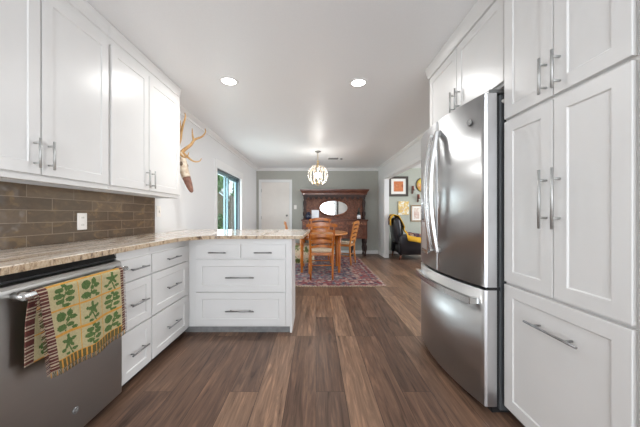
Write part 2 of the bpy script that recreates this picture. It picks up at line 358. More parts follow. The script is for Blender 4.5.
def panel_mesh(w, h, t, stile=0.0, recess=0.010, bev=0.002):
    """shaker front: local x = width, z = height, +y = out; back face at y=0"""
    bm = bmesh.new(); r = bmesh.ops.create_cube(bm, size=1)
    for v in r['verts']: v.co = Vector((v.co.x*w, (v.co.y+0.5)*t, v.co.z*h))
    es = [e for e in bm.edges if all(abs(v.co.y-t) < 1e-6 for v in e.verts)]
    bmesh.ops.bevel(bm, geom=es, offset=bev, segments=2, profile=0.5, affect='EDGES')
    bm.faces.ensure_lookup_table(); bm.normal_update()
    ff = max((f for f in bm.faces if f.normal.y > 0.9), key=lambda f: f.calc_area())
    if stile:
        bmesh.ops.inset_region(bm, faces=[ff], thickness=stile-bev, use_even_offset=True)
        bmesh.ops.inset_region(bm, faces=[ff], thickness=0.005, depth=0.0, use_even_offset=True)
        for v in ff.verts: v.co.y -= recess
    return bm
def front(name, m, parent, c, out, w, h, t=0.02, stile=0.055, recess=0.010):
    """a door or drawer front centred at c (on its back face), facing out ('+x','-x','-y')"""
    bm = panel_mesh(w, h, t, stile, recess)
    ang = {'-y': PI, '+x': -PI/2, '-x': PI/2}[out]
    mt = Matrix.Translation(Vector(c)) @ Matrix.Rotation(ang, 4, 'Z')
    for v in bm.verts: v.co = mt @ v.co
    mb = MB(); mb.bm.free(); mb.bm = bm
    return mb.build(name, m, parent)
def bar_handle(parent, p0, p1, out, stand=0.03, r=0.0055, m=None, inset=0.16):
    """bar pull between p0 and p1 (points on the front's face); out = outward unit vector"""
    p0, p1, out = Vector(p0), Vector(p1), Vector(out); mb = MB()
    mb.tube([p0+out*stand, p1+out*stand], r, 10)
    for t in (inset, 1-inset):
        q = p0.lerp(p1, t); mb.tube([q-out*0.001, q+out*stand], r*0.85, 8)
    return mb.build('handle', m or M['nickel'], parent)

# ------------------------------------------------------------------ the room
XL, XR, YF, YB, ZC = -1.70, 1.78, 7.62, -4.0, 2.44
XO = 5.0
struct(box('floor', M['floor'], None, XL-0.15, XO+0.1, YB-0.15, YF+0.15, -0.06, 0.0))
struct(box('ceiling', M['ceil'], None, XL-0.15, XO+0.1, YB-0.15, YF+0.15, ZC, ZC+0.08))
# left wall with the sliding door's opening
DY0, DY1, DZ = 4.56, 6.02, 1.92
def wall(name, m, *boxes):
    for i, b in enumerate(boxes): struct(box(name, m, None, *b))
struct(box('wall_left', M['wallw'], None, XL-0.15, XL, YB-0.15, DY0, 0, ZC))
struct(box('wall_left', M['wallw'], None, XL-0.15, XL, DY0, DY1, DZ, ZC))
struct(box('wall_left', M['wallw'], None, XL-0.15, XL, DY1, YF, 0, ZC))
struct(box('wall_far', M['wallg'], None, XL-0.15, XR, YF, YF+0.12, 0, ZC))
struct(box('wall_far_living', M['walls'], None, XR, XO, YF, YF+0.12, 0, ZC))
OY0, OY1, OZ, WT = 2.75, 6.91, 2.035, 0.11
struct(box('wall_right', M['wallw'], None, XR, XR+WT, YB-0.15, OY0, 0, ZC))
struct(box('wall_right', M['wallw'], None, XR, XR+WT, OY0, OY1, OZ, ZC))
struct(box('wall_right', M['wallw'], None, XR, XR+WT, OY1, YF, 0, ZC))
# living room far side and the wall behind the viewer, each with a made-up opening behind its fill lamp
struct(box('wall_living', M['walls'], None, XO, XO+0.1, YB, 3.4, 0, ZC)); struct(box('wall_living', M['walls'], None, XO, XO+0.1, 6.6, YF, 0, ZC))
struct(box('wall_living', M['walls'], None, XO, XO+0.1, 3.4, 6.6, 0, 0.35)); struct(box('wall_living', M['walls'], None, XO, XO+0.1, 3.4, 6.6, 2.42, ZC))
struct(box('wall_back', M['wallw'], None, XL, -1.5, YB-0.1, YB, 0, ZC)); struct(box('wall_back', M['wallw'], None, 1.5, XO, YB-0.1, YB, 0, ZC))
struct(box('wall_back', M['wallw'], None, -1.5, 1.5, YB-0.1, YB, 0, 0.6)); struct(box('wall_back', M['wallw'], None, -1.5, 1.5, YB-0.1, YB, 2.4, ZC))

# crown moulding and baseboards
def crown(name, p0, p1, nrm, h=0.075, d=0.055):
    p0, p1, nrm = Vector(p0), Vector(p1), Vector(nrm); prof = [(0, 0), (d, 0), (d, 0.012), (d*0.62, 0.03), (d*0.30, h*0.62), (0.014, h*0.80), (0.014, h), (0, h)]
    mb = MB(); mb.rings([[p+nrm*a-Vector((0, 0, b)) for a, b in prof] for p in (p0, p1)], smooth=False)
    return struct(mb.build(name, M['trimw']))
crown('trim_1', (XL, 2.80, ZC), (XL, YF, ZC), (1, 0, 0))
crown('trim_2', (XL, YF, ZC), (XR, YF, ZC), (0, -1, 0))
crown('trim_3', (XR, 2.47, ZC), (XR, YF, ZC), (-1, 0, 0), 0.05, 0.04)
def baseb(name, x0, x1, y0, y1): return struct(box(name, M['trimw'], None, x0, x1, y0, y1, 0, 0.095, bevel=0.004))
baseb('baseboard_far', -0.685, XR-0.016, YF-0.015, YF); baseb('baseboard_left', XL, XL+0.015, 6.12, YF-0.02); baseb('baseboard_left', XL, XL+0.015, 3.12, 4.46)
baseb('baseboard_right', XR-0.015, XR, OY1+0.08, YF-0.016); baseb('baseboard_living', XR+WT+0.016, XO, YF-0.015, YF)
# casing round the opening to the living room
struct(box('trim_4', M['trimw'], None, XR-0.012, XR, OY1, OY1+0.075, 0, OZ+0.07, bevel=0.003))
struct(box('trim_5', M['trimw'], None, XR-0.012, XR, OY0, OY1, OZ, OZ+0.07, bevel=0.003))

# ------------------------------------------------------------------ interior door on the far wall
d = struct(bpy.data.objects.new('door_1', None)); COL.objects.link(d); d.location = (-1.155, YF, 0)
mb = MB(); mb.prism([(-1.627, 0), (-1.627, 2.115), (-0.685, 2.115), (-0.685, 0), (-0.757, 0), (-0.757, 2.038), (-1.555, 2.038), (-1.555, 0)], 'y', YF-0.024, YF)
mb.build('door_frame', M['trimw'], d)
box('door_slab', M['doorw'], d, -1.551, -0.761, YF-0.018, YF, 0.008, 2.034, bevel=0.002)
for z in (1.80, 1.03, 0.25): box('hinge', M['nickel'], d, -1.558, -1.545, YF-0.030, YF-0.016, z-0.045, z+0.045, bevel=0.002)
mb = MB(); mb.lathe([(0.028, 0), (0.028, -0.006), (0.010, -0.012), (0.010, -0.035), (0.024, -0.045), (0.027, -0.060), (0.018, -0.070), (0, -0.072)], (-0.828, YF-0.018, 1.09), 14, 'y'); mb.build('door_knob', M['canopy'], d)
# light switches and outlets
def plate(name, c, out, label, cat, kind='switch', w=0.075, h=0.118):
    t = thing(name, c, label, cat); x, y, z = c
    if out == '-y':
        box('cover_plate', M['plate'], t, x-w/2, x+w/2, y-0.006, y, z-h/2, z+h/2, bevel=0.002)
        box('toggle', M['plate'], t, x-0.006, x+0.006, y-0.018, y-0.005, z-0.014, z+0.012, bevel=0.002)
    else:
        box('cover_plate', M['plate'], t, x, x+0.006, y-w/2, y+w/2, z-h/2, z+h/2, bevel=0.002)
        if kind == 'switch': box('toggle', M['plate'], t, x+0.005, x+0.018, y-0.006, y+0.006, z-0.014, z+0.012, bevel=0.002)
        else:
            for dz in (-0.026, 0.026):
                s = box('socket', M['plate'], t, x+0.004, x+0.008, y-0.017, y+0.017, z+dz-0.014, z+dz+0.014, bevel=0.003)
                for dy in (-0.007, 0.007): box('slot', M['slot'], s, x+0.0075, x+0.009, y+dy-0.0015, y+dy+0.0015, z+dz-0.005, z+dz+0.007)
    return t
plate('light_switch', (-0.59, YF, 1.33), '-y', 'small white light switch on the dark grey wall right of the cream door', 'light switch')
plate('light_switch', (XL, 2.88, 1.145), '+x', 'white light switch on the white wall just past the brown tiled backsplash', 'light switch')

# ------------------------------------------------------------------ sliding patio door in the left wall
w = struct(bpy.data.objects.new('window_1', None)); COL.objects.link(w); w.location = (XL, 5.29, 0)
mb = MB(); yo, yi = 0.085, 0.0
mb.prism([(DY0-yo, 0), (DY0-yo, DZ+0.14), (DY1+0.16, DZ+0.14), (DY1+0.16, 0), (DY1, 0), (DY1, DZ), (DY0, DZ), (DY0, 0)], 'x', XL, XL+0.018)
mb.build('window_casing', M['trimw'], w)
def rect_frame(name, m, par, x0, x1, y0, y1, z0, z1, b):
    mb = MB(); o = [(y0, z0), (y1, z0), (y1, z1), (y0, z1)]; i = [(y0+b, z0+b), (y1-b, z0+b), (y1-b, z1-b), (y0+b, z1-b)]
    A = [[Vector((x, *p)) for p in q] for q, x in ((o, x0), (o, x1), (i, x1), (i, x0))]
    vs = [[mb.bm.verts.new(p) for p in r] for r in A]
    for k in range(4):
        for j in range(4): mb.bm.faces.new((vs[k][j], vs[k][(j+1) % 4], vs[(k+1) % 4][(j+1) % 4], vs[(k+1) % 4][j]))
    return mb.build(name, m, par)
rect_frame('window_frame', M['greyframe'], w, XL-0.13, XL-0.02, DY0, DY1, 0.0, DZ, 0.028)
ym = 5.24
s1 = rect_frame('sash', M['teal'], w, XL-0.06, XL-0.03, DY0+0.03, ym+0.05, 0.03, DZ-0.03, 0.055)
box('pane', M['pane'], s1, XL-0.048, XL-0.042, DY0+0.08, ym, 0.08, DZ-0.08)
s2 = rect_frame('sash', M['teal'], w, XL-0.11, XL-0.08, ym-0.02, DY1-0.03, 0.03, DZ-0.03, 0.055)
box('pane', M['pane'], s2, XL-0.098, XL-0.092, ym+0.03, DY1-0.08, 0.08, DZ-0.08)
box('window_pull', M['black'], w, XL-0.03, XL-0.012, DY0+0.05, DY0+0.07, 0.95, 1.2, bevel=0.004)

# outside
struct(box('ground', M['grass'], None, -24, XL-0.16, 2, 34, -0.25, -0.12))
t = thing('shed', (-4.6, 12.8, -0.12), 'tan shed with a pale gabled roof out in the yard beyond the glass door', 'shed')
box('shed_wall', M['shed'], t, -6.0, -3.9, 12.0, 14.0, -0.12, 1.75)
mb = MB(); mb.prism([(-6.15, 1.72), (-4.95, 2.62), (-3.75, 1.72), (-3.75, 1.85), (-4.95, 2.76), (-6.15, 1.85)], 'y', 11.85, 14.1); mb.build('shed_roof', M['shedroof'], t)
mb = MB(); mb.prism([(-5.98, 1.74), (-4.95, 2.55), (-3.92, 1.74)], 'y', 12.0, 12.05); mb.build('gable', M['shed'], t)
t = thing('fence', (-2.9, 9.6, -0.12), 'weathered brown board fence outside the right-hand glass panel', 'fence')
for i in range(6):
    x = -3.15+0.16*i*0.0; y = 8.4+i*0.155
    box('board', M['fence'], t, -2.72, -2.69, y, y+0.145, -0.12, 1.72)
box('rail', M['fence'], t, -2.76, -2.72, 8.4, 9.33, 1.3, 1.4); box('rail', M['fence'], t, -2.76, -2.72, 8.4, 9.33, 0.2, 0.3)
def tree(loc, label, crown_r, crown_z, h, n, leafs=0.16, cat='tree', name='tree'):
    t = thing(name, loc, label, cat); mb = MB(); x, y, z = loc
    mb.tube([(x, y, z), (x+0.03, y, z+h*0.5), (x, y, z+h)], [0.10, 0.08, 0.05], 8); mb.build('trunk', M['bark'], t)
    mb = MB(); rnd = random.Random(int(abs(x*100)))
    for _ in range(n):
        v = Vector((rnd.gauss(0, 1), rnd.gauss(0, 1), rnd.gauss(0, 1))).normalized()*crown_r*(rnd.random()**0.4); v.z *= crown_z
        c = Vector((x, y, z+h+crown_r*crown_z*0.5))+v; a = Vector((rnd.uniform(-1, 1), rnd.uniform(-1, 1), rnd.uniform(-1, 1))).normalized(); b = a.orthogonal().normalized()*leafs*0.5; a *= leafs
        mb.bm.faces.new([mb.bm.verts.new(p) for p in (c-a, c+b, c+a, c-b)])
    mb.build('foliage', M['leaf'], t); return t
tree((-4.3, 9.9, -0.12), 'leafy green tree hanging over the yard seen through the glass door', 1.05, 0.8, 2.35, 900)
tree((-2.85, 11.2, -0.12), 'tall dark green tree behind the board fence outside the glass door', 0.72, 1.9, 0.9, 1100)
tree((-3.6, 9.3, -0.12), 'low green shrub growing in front of the tan shed outside', 0.5, 1.0, 0.55, 420, 0.11, 'shrub', 'shrub')

# ------------------------------------------------------------------ ceiling fixtures
def can(x, y, label):
    t = thing('recessed_light', (x, y, ZC), label, 'ceiling light', 'recessed ceiling lights')
    mb = MB(); mb.lathe([(0.068, -0.001), (0.070, -0.006), (0.090, -0.005), (0.094, 0.0)], (x, y, ZC), 28); mb.build('trim_ring', M['trimw'], t)
    mb = MB(); mb.lathe([(0.0, -0.004), (0.068, -0.004), (0.068, -0.001), (0.0, -0.001)], (x, y, ZC), 28); mb.build('diffuser', M['glow'], t)
    lamp('recessed_lamp', 'AREA', (x, y, ZC-0.012), (0, 0, 0), 10, 0.13, None, (1.0, 0.99, 0.97), 'DISK')
can(-0.867, 2.66, 'round recessed ceiling light on the left, nearer the wall cabinets')
can(0.427, 2.69, 'round recessed ceiling light on the right, nearer the refrigerator')
for x, y in ((-0.6, -0.7), (0.3, -0.7), (-0.75, -2.4), (0.35, -2.4)):   # the same fittings further back, out of frame
    lamp('recessed_lamp', 'AREA', (x, y, ZC-0.012), (0, 0, 0), 8, 0.13, None, (1.0, 0.99, 0.97), 'DISK')
t = thing('ceiling_vent', (0.405, 6.26, ZC), 'grey slatted air vent on the white ceiling beyond the chandelier', 'vent')
mb = MB(); mb.box(0.275, 0.535, 6.14, 6.38, ZC-0.010, ZC, bevel=0.003); mb.build('vent_frame', M['trimw'], t)
for i in range(7): box('slat', M['ventdark'], t, 0.29, 0.52, 6.16+i*0.029, 6.178+i*0.029, ZC-0.014, ZC-0.008)
mb = MB(); mb.lathe([(0.0, -0.03), (0.022, -0.03), (0.03, -0.01), (0.03, 0)], (0.60, 6.3, ZC), 14)
tag(mb.build('ceiling_sensor', M['ventdark']), 'tiny dark round fitting on the ceiling just right of the vent', 'sensor').location = (0, 0, 0)

# chandelier: globe of crystal leaves on a brass cage
CX, CY, CZ, CR = 0.04, 5.60, 1.945, 0.195
t = thing('chandelier', (CX, CY, ZC), 'globe-shaped crystal and brass chandelier glowing over the dining table', 'chandelier')
mb = MB(); mb.lathe([(0.0, -0.035), (0.018, -0.035), (0.03, -0.02), (0.062, -0.012), (0.065, 0.0)], (CX, CY, ZC), 20); mb.build('canopy', M['canopy'], t)
mb = MB(); mb.tube([(CX, CY, ZC-0.03), (CX, CY, CZ+0.30)], 0.006, 8); mb.lathe([(0.008, 0.31), (0.03, 0.29), (0.012, 0.26), (0.034, 0.23), (0.016, 0.2), (0.03, 0.185), (0.012, 0.17), (0.010, 0.0), (0.010, -0.13), (0.02, -0.15)], (CX, CY, CZ), 14); mb.build('stem', M['brass'], t)
mb = MB(); mb.lathe([(0.0, -0.235), (0.016, -0.22), (0.008, -0.205), (0.03, -0.19), (0.045, -0.165), (0.0, -0.15)], (CX, CY, CZ), 14); mb.build('finial', M['brass'], t)
for k in range(10):
    a = 2*PI*k/10; mb = MB()
    mb.tube([(CX+math.cos(a)*CR*math.cos(b), CY+math.sin(a)*CR*math.cos(b), CZ+CR*1.02*math.sin(b)) for b in [math.radians(-78+13*i) for i in range(13)]], 0.0025, 6); mb.build('cage_rib', M['brass'], t)
first = None
for ring, (lat, cnt) in enumerate(((50, 9), (25, 14), (0, 16), (-25, 14), (-50, 9))):
    for k in range(cnt):
        a = 2*PI*(k+0.5*(ring % 2))/cnt; b = math.radians(lat)
        nrm = Vector((math.cos(a)*math.cos(b), math.sin(a)*math.cos(b), math.sin(b)))
        if first is None:
            mb = MB(); mb.rings([[(0.0, 0.0, 0.045)]*1+[(0.0, 0.0, 0.045)]*0 or [(0, 0, 0.045)]] if False else [[(0.002*math.cos(q), 0.002*math.sin(q), z) if r == 0 else (r*math.cos(q), r*0.45*math.sin(q), z) for q in [2*PI*j/6 for j in range(6)]] for r, z in ((0, 0.052), (0.012, 0.03), (0.021, -0.005), (0.012, -0.038), (0, -0.05))], smooth=False)
            first = mb.build('crystal', M['crystal']); c = first
        else: c = first.copy(); COL.objects.link(c)
        c.parent = t; c.location = Vector((CX, CY, CZ))+nrm*(CR+0.012)-t.location
        c.rotation_euler = (Matrix.Rotation(a-PI/2, 3, 'Z') @ Matrix.Rotation(b*0.75, 3, 'X')).to_euler()
for k in range(3):
    a = 2*PI*k/3+0.4; x, y = CX+0.055*math.cos(a), CY+0.055*math.sin(a); mb = MB()
    mb.lathe([(0.0, -0.05), (0.010, -0.045), (0.017, -0.015), (0.020, 0.01), (0.012, 0.035), (0.0, 0.05)], (x, y, CZ), 12); mb.build('bulb', M['bulb'], t)
lamp('chandelier_lamp', 'POINT', (CX, CY, CZ-0.02), (0, 0, 0), 15, 0.09, color=(1, 0.97, 0.93))

# ------------------------------------------------------------------ left run of base cabinets
FX = -1.195            # face frame; fronts stand 2 cm proud
def drawer(par, c, out, w, h, stile, hl, hm=None, along='y', stand=0.03, dz=0.0):
    o = front('drawer', M['cab'], par, c, out, w, h, 0.02, stile, 0.007)
    n = {'+x': Vector((1, 0, 0)), '-x': Vector((-1, 0, 0)), '-y': Vector((0, -1, 0))}[out]; p = Vector(c)+n*0.02+Vector((0, 0, dz))
    a = Vector((0, hl/2, 0)) if along == 'y' else Vector((hl/2, 0, 0))
    bar_handle(o, p-a, p+a, n, stand, 0.0055, hm or M['darknickel']); return o
def left_stack(y0, y1, label, hl):
    t = thing('base_cabinet', ((FX+XL)/2, (y0+y1)/2, 0), label, 'base cabinet')
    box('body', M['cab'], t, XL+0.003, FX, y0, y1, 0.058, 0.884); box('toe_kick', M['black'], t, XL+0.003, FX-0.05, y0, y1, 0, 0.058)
    yc, wd = (y0+y1)/2, y1-y0-0.012
    drawer(t, (FX, yc, 0.759), '+x', wd, 0.135, 0.0, hl); drawer(t, (FX, yc, 0.533), '+x', wd, 0.295, 0.052, hl); drawer(t, (FX, yc, 0.220), '+x', wd, 0.302, 0.052, hl)
    return t
left_stack(1.596, 1.911, 'narrow white three-drawer cabinet beside the dishwasher', 0.165)
t = left_stack(1.913, 2.445, 'wide white three-drawer cabinet in the inside corner of the counter', 0.19)
box('filler_strip', M['cab'], t, FX-0.3, FX+0.003, 2.446, 2.508, 0.058, 0.884)
t = thing('base_cabinet', ((FX+XL)/2, 0.66, 0), 'white cabinet at the near end of the left counter before the dishwasher', 'base cabinet')
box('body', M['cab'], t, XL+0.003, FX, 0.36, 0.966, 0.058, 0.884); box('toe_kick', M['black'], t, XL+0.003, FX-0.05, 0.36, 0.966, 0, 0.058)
o = front('door', M['cab'], t, (FX, 0.67, 0.45), '+x', 0.58, 0.76); bar_handle(o, (FX+0.02, 0.9, 0.6), (FX+0.02, 0.9, 0.78), (1, 0, 0))

# peninsula cabinet
PY = 2.510
t = thing('peninsula_cabinet', (-0.95, 2.8, 0), 'white four-drawer peninsula cabinet facing the viewer under the granite counter', 'base cabinet')
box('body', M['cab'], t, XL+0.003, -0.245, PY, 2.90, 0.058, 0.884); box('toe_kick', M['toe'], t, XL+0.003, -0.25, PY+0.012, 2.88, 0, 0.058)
box('end_panel', M['cab'], t, -0.245, -0.226, PY-0.004, 2.91, 0.0, 0.884, bevel=0.002)
drawer(t, (-0.914, PY, 0.770), '-y', 0.418, 0.128, 0.0, 0.16, along='x', dz=-0.013); drawer(t, (-0.491, PY, 0.770), '-y', 0.412, 0.128, 0.0, 0.165, along='x', dz=-0.013)
drawer(t, (-0.7045, PY, 0.539), '-y', 0.839, 0.300, 0.06, 0.262, along='x', dz=-0.013); drawer(t, (-0.7045, PY, 0.228), '-y', 0.839, 0.306, 0.06, 0.262, along='x', dz=-0.013)

# granite top: one L-shaped slab with a rounded inside corner
EX, EY = -1.145, 2.462
pts = [(XL+0.002, 0.36), (EX, 0.36)]
R = 0.30
for i in range(9):
    a = math.radians(90-90*i/8); cx, cy = EX+R, EY-R
    pts.append((cx-R*math.sin(a)*1.0, cy+R*math.cos(a)))
pts[2:] = [(EX+R-R*math.cos(q), EY-R+R*math.sin(q)) for q in [PI/2*i/8 for i in range(9)]]
pts += [(-0.150, EY), (-0.122, EY+0.02), (-0.075, 3.47), (-0.10, 3.50), (XL+0.002, 3.50)]
bm = bmesh.new(); b = [bm.verts.new((*p, 0.885)) for p in pts]; tp = [bm.verts.new((*p, 0.917)) for p in pts]
bm.faces.new(b[::-1]); bm.faces.new(tp)
for i in range(len(pts)): f = bm.faces.new((b[i], b[(i+1) % len(pts)], tp[(i+1) % len(pts)], tp[i])); f.material_index = 1
bmesh.ops.bevel(bm, geom=[e for e in bm.edges if all(v.co.z > 0.91 for v in e.verts)], offset=0.004, segments=2, profile=0.5, affect='EDGES')
mb = MB(); mb.bm.free(); mb.bm = bm; tag(mb.build('countertop', [M['granite'], M['granedge']]), 'beige streaked granite countertop running down the left side and along the peninsula', 'countertop')
# tile backsplash
tag(box('backsplash', M['tile'], None, XL+0.0005, XL+0.011, 0.36, 2.800, 0.918, 1.287), 'brown glazed subway tile backsplash above the left counter', 'backsplash')
plate('wall_outlet', (XL+0.011, 1.925, 1.06), '+x', 'white double outlet on the brown tile backsplash', 'outlet', 'outlet', 0.078, 0.12)

# ------------------------------------------------------------------ left wall cabinets
UX = -1.445
def upper(y0, y1, doors, label, hz=(1.345, 1.495)):
    t = thing('wall_cabinet', ((UX+XL)/2, (y0+y1)/2, 1.283), label, 'wall cabinet')
    box('body', M['cab'], t, XL+0.003, UX, y0, y1, 1.307, 2.436)
    box('light_rail', M['cab'], t, UX-0.02, UX+0.006, y0, y1, 1.281, 1.308, bevel=0.002)
    for i, (a, b) in enumerate(doors):
        o = front('door', M['cab'], t, (UX, (a+b)/2, 1.805), '+x', b-a, 0.980, 0.02, 0.057, 0.0055)
        hy = b-0.032 if i == 0 else a+0.032
        bar_handle(o, (UX+0.02, hy, hz[0]), (UX+0.02, hy, hz[1]), (1, 0, 0), 0.032, 0.006)
    prof = [(UX, 2.345), (UX+0.008, 2.350), (UX+0.010, 2.375), (UX+0.016, 2.405), (UX+0.022, 2.418), (UX+0.022, 2.4375), (UX, 2.4375)]
    mb = MB(); mb.rings([[(x, y, z) for x, z in prof] for y in (y0, y1)], smooth=False); mb.build('crown', M['cab'], t)
    return t
upper(0.90, 1.846, ((0.93, 1.382), (1.391, 1.836)), 'white two-door wall cabinet over the dishwasher, nearest the viewer on the left')
t = upper(1.848, 2.820, ((1.862, 2.276), (2.285, 2.79)), 'white two-door wall cabinet on the left, its end facing the deer skull', (1.335, 1.485))
box('end_panel', M['cab'], t, XL+0.003, UX+0.004, 2.820, 2.827, 1.281, 2.436)

# ------------------------------------------------------------------ dishwasher and towel
t = thing('dishwasher', (-1.43, 1.29, 0), 'stainless dishwasher under the left counter with a bar handle', 'dishwasher')
DX = -1.154; dy0, dy1 = 0.970, 1.588
box('tub', M['black'], t, XL+0.05, DX-0.045, dy0, dy1, 0.055, 0.872); box('toe_kick', M['black'], t, XL+0.05, DX-0.06, dy0, dy1, 0.0, 0.055)
mb = MB(); mb.prism([(DX-0.043, 0.05), (DX-0.006, 0.05), (DX, 0.058), (DX, 0.80), (DX-0.002, 0.822), (DX-0.012, 0.835), (DX-0.043, 0.842)], 'y', dy0+0.002, dy1-0.002); o = mb.build('door_panel', M['steeld'], t)
mb = MB(); mb.prism([(DX-0.10, 0.842), (DX-0.046, 0.846), (DX-0.03, 0.852), (DX-0.045, 0.876), (DX-0.10, 0.878)], 'y', dy0+0.004, dy1-0.004); mb.build('control_strip', M['black'], t)
mb = MB(); HXB, HZ = DX+0.048, 0.795
mb.tube([(HXB, dy0+0.035, HZ), (HXB, dy1-0.03, HZ)], 0.013, 14)
for y in (dy0+0.05, dy1-0.045): mb.tube([(DX-0.004, y, HZ), (HXB, y, HZ)], 0.016, 12)
mb.build('handle', M['steelh'], t)
def text_mesh(txt, size, depth):
    c = bpy.data.curves.new('letters', 'FONT'); c.body = txt; c.size = size; c.extrude = depth; c.align_x = 'CENTER'; c.align_y = 'CENTER'; c.resolution_u = 3; c.shear = 0.25
    o = bpy.data.objects.new('letters', c); COL.objects.link(o); bpy.context.view_layer.update()
    me = bpy.data.meshes.new_from_object(o.evaluated_get(bpy.context.evaluated_depsgraph_get())); bpy.data.objects.remove(o); return me
def logo(par, c, nx, r, tilt=0.0):
    """round monogram badge on a face whose outward normal is nx along X"""
    mb = MB(); mb.lathe([(0, 0), (r, 0), (r, nx*0.0025), (r*0.9, nx*0.003), (0, nx*0.003)], c, 24, 'x'); b = mb.build('logo_badge', M['logo'], par)
    mb = MB(); out = []
    for k in range(28):
        a = 2*PI*k/28; out.append([Vector(c)+Vector((nx*(0.003+0.0006*math.sin(q)), math.cos(a)*(r*0.82+0.0009*math.cos(q)), math.sin(a)*(r*0.82+0.0009*math.cos(q)))) for q in [2*PI*j/5 for j in range(5)]])
    mb.rings(out, closed=True); mb.build('logo_ring', M['logolight'], b)
    me = text_mesh('GE', r*0.95, 0.0005); off = Vector((0, 0, 0)); q = b
    while q is not None: off += q.location; q = q.parent
    for v in me.vertices:
        x, y, z = v.co; v.co = Vector((c[0]+nx*(0.0033+z), c[1]+nx*x, c[2]+y))-off
    me.materials.clear(); me.materials.append(M['logolight']); lo = bpy.data.objects.new('logo_letters', me); COL.objects.link(lo); lo.parent = b
    piv = Vector(c)-off; rm_ = Matrix.Rotation(tilt, 3, 'Z')
    for q in [b]+list(b.children):
        for v in q.data.vertices: v.co = piv+rm_ @ (v.co-piv)
logo(o, (DX, 1.282, 0.168), 1, 0.017)

# towel: woven throw of leaf squares over the dishwasher handle, fringed
TM = [speckled('towel_cream_weave', (0.40, 0.34, 0.18), (0.48, 0.41, 0.23), 120, 0.95, bump=0.3), speckled('towel_orange_weave', (0.52, 0.24, 0.035), (0.60, 0.30, 0.055), 120, 0.95, bump=0.3),
      speckled('towel_green_weave', (0.055, 0.105, 0.025), (0.10, 0.165, 0.045), 120, 0.95, bump=0.3), speckled('towel_maroon_weave', (0.07, 0.018, 0.015), (0.12, 0.03, 0.02), 120, 0.95, bump=0.3),
      speckled('towel_olive_weave', (0.09, 0.075, 0.025), (0.14, 0.11, 0.04), 120, 0.95, bump=0.3), speckled('towel_pale_weave', (0.36, 0.28, 0.20), (0.44, 0.35, 0.26), 120, 0.95, bump=0.3)]
def blob(x, y, lobes): return any((x-cx)**2/(rx*rx)+(y-cy)**2/(ry*ry) < 1 for cx, cy, rx, ry in lobes)
def leafshape(kind, x, y):
    """x, y in -1..1 inside one square"""
    r = math.hypot(x, y); a = math.atan2(y, x)
    if kind == 0:   # broad lobed leaf with a curved stalk and a small side leaf
        r0 = math.hypot(x-0.05, y-0.25); a0 = math.atan2(y-0.25, x-0.05)
        return r0 < 0.44+0.24*math.cos(5*(a0-PI/2)) or r0 < 0.3 or (abs(x+0.35*(y+0.1)) < 0.07 and -0.95 < y < 0) or blob(x, y, ((-0.55, -0.35, 0.24, 0.14), (0.5, -0.55, 0.26, 0.15), (-0.2, -0.75, 0.22, 0.12)))
    if kind == 1:   # round leaf above a spray
        return blob(x, y, ((-0.38, 0.42, 0.40, 0.40), (0.32, 0.55, 0.22, 0.28), (0.55, 0.15, 0.28, 0.2), (0.15, 0.02, 0.16, 0.2), (-0.45, -0.5, 0.42, 0.28), (0.3, -0.45, 0.3, 0.2), (0.62, -0.75, 0.22, 0.16))) or abs(x-0.1-0.3*y) < 0.05 and abs(y) < 0.9
    return (abs(x-0.15*math.sin(3*y)) < 0.06 and abs(y) < 0.9) or blob(x, y, ((-0.34, 0.55, 0.32, 0.22), (0.36, 0.62, 0.32, 0.22), (-0.42, 0.08, 0.38, 0.22), (0.44, 0.16, 0.36, 0.22), (-0.34, -0.42, 0.32, 0.2), (0.4, -0.36, 0.34, 0.2), (0.02, 0.86, 0.18, 0.14), (0.1, -0.8, 0.3, 0.14)))
def towel_col(u, v, L):
    """u across 0..W, v distance up from the front hem"""
    Wt = 0.46
    if u < 0.035 or u > Wt-0.022:
        return 3 if int(v/0.0045) % 3 else 5
    if v < 0.035: return 4 if int(u/0.006) % 4 else 1
    cu, cv = (u-0.035)/(Wt-0.057)*3, (v-0.035)/0.105
    fu, fv = cu % 1, cv % 1
    if fu < 0.05 and cu > 0.5 or fv < 0.06 or fv > 0.97: return 1
    if cu < 0.06 or cu > 2.94: return 0
    return 2 if leafshape((int(cu)*2+int(cv)*1) % 3, (fu-0.52)*2.1, (fv-0.5)*2.1) else 0
tw = MB(); ty0 = 1.045; NW = 116; front_len, back_len = 0.338, 0.28
path = []                                           # (x offset from the bar, z offset, distance up from hem)
rr = 0.0155
nF = 92
for i in range(nF+1): path.append((rr+0.004, -front_len*(1-i/nF), front_len*i/nF))
for i in range(1, 10): a = PI*i/10; path.append(((rr+0.002)*math.cos(a), rr*math.sin(a), front_len+0.0045*i))
for i in range(50): path.append((-rr-0.002+0.004*0, -back_len*i/49, front_len+0.05+back_len*i/49))
grid = []
for j in range(NW+1):
    u = 0.46*j/NW; col = []
    for (px_, pz, v) in path:
        drop = max(0, -pz); fr = px_ > 0
        skew = 0.045*drop*(1-u/0.46)*3.0 if fr else -0.02*drop
        wob = 0.007*math.sin(u*31+v*5)*min(1, drop*5) + (0.012*drop if fr else 0)
        col.append(tw.bm.verts.new((HXB+px_+(wob if fr else -abs(wob)*0.3), ty0+u*(1 if fr else 0.97)+skew+(0 if fr else -0.012*min(1, drop*9)), HZ+pz-(0.02*(1-abs(2*u/0.46-1))*min(1, drop*4) if fr else 0)+0.003)))
    grid.append(col)
for j in range(NW):
    for i in range(len(path)-1):
        f = tw.bm.faces.new((grid[j][i], grid[j+1][i], grid[j+1][i+1], grid[j][i+1])); f.smooth = True
        f.material_index = towel_col(0.46*(j+0.5)/NW, (path[i][2]+path[i+1][2])/2, 0)
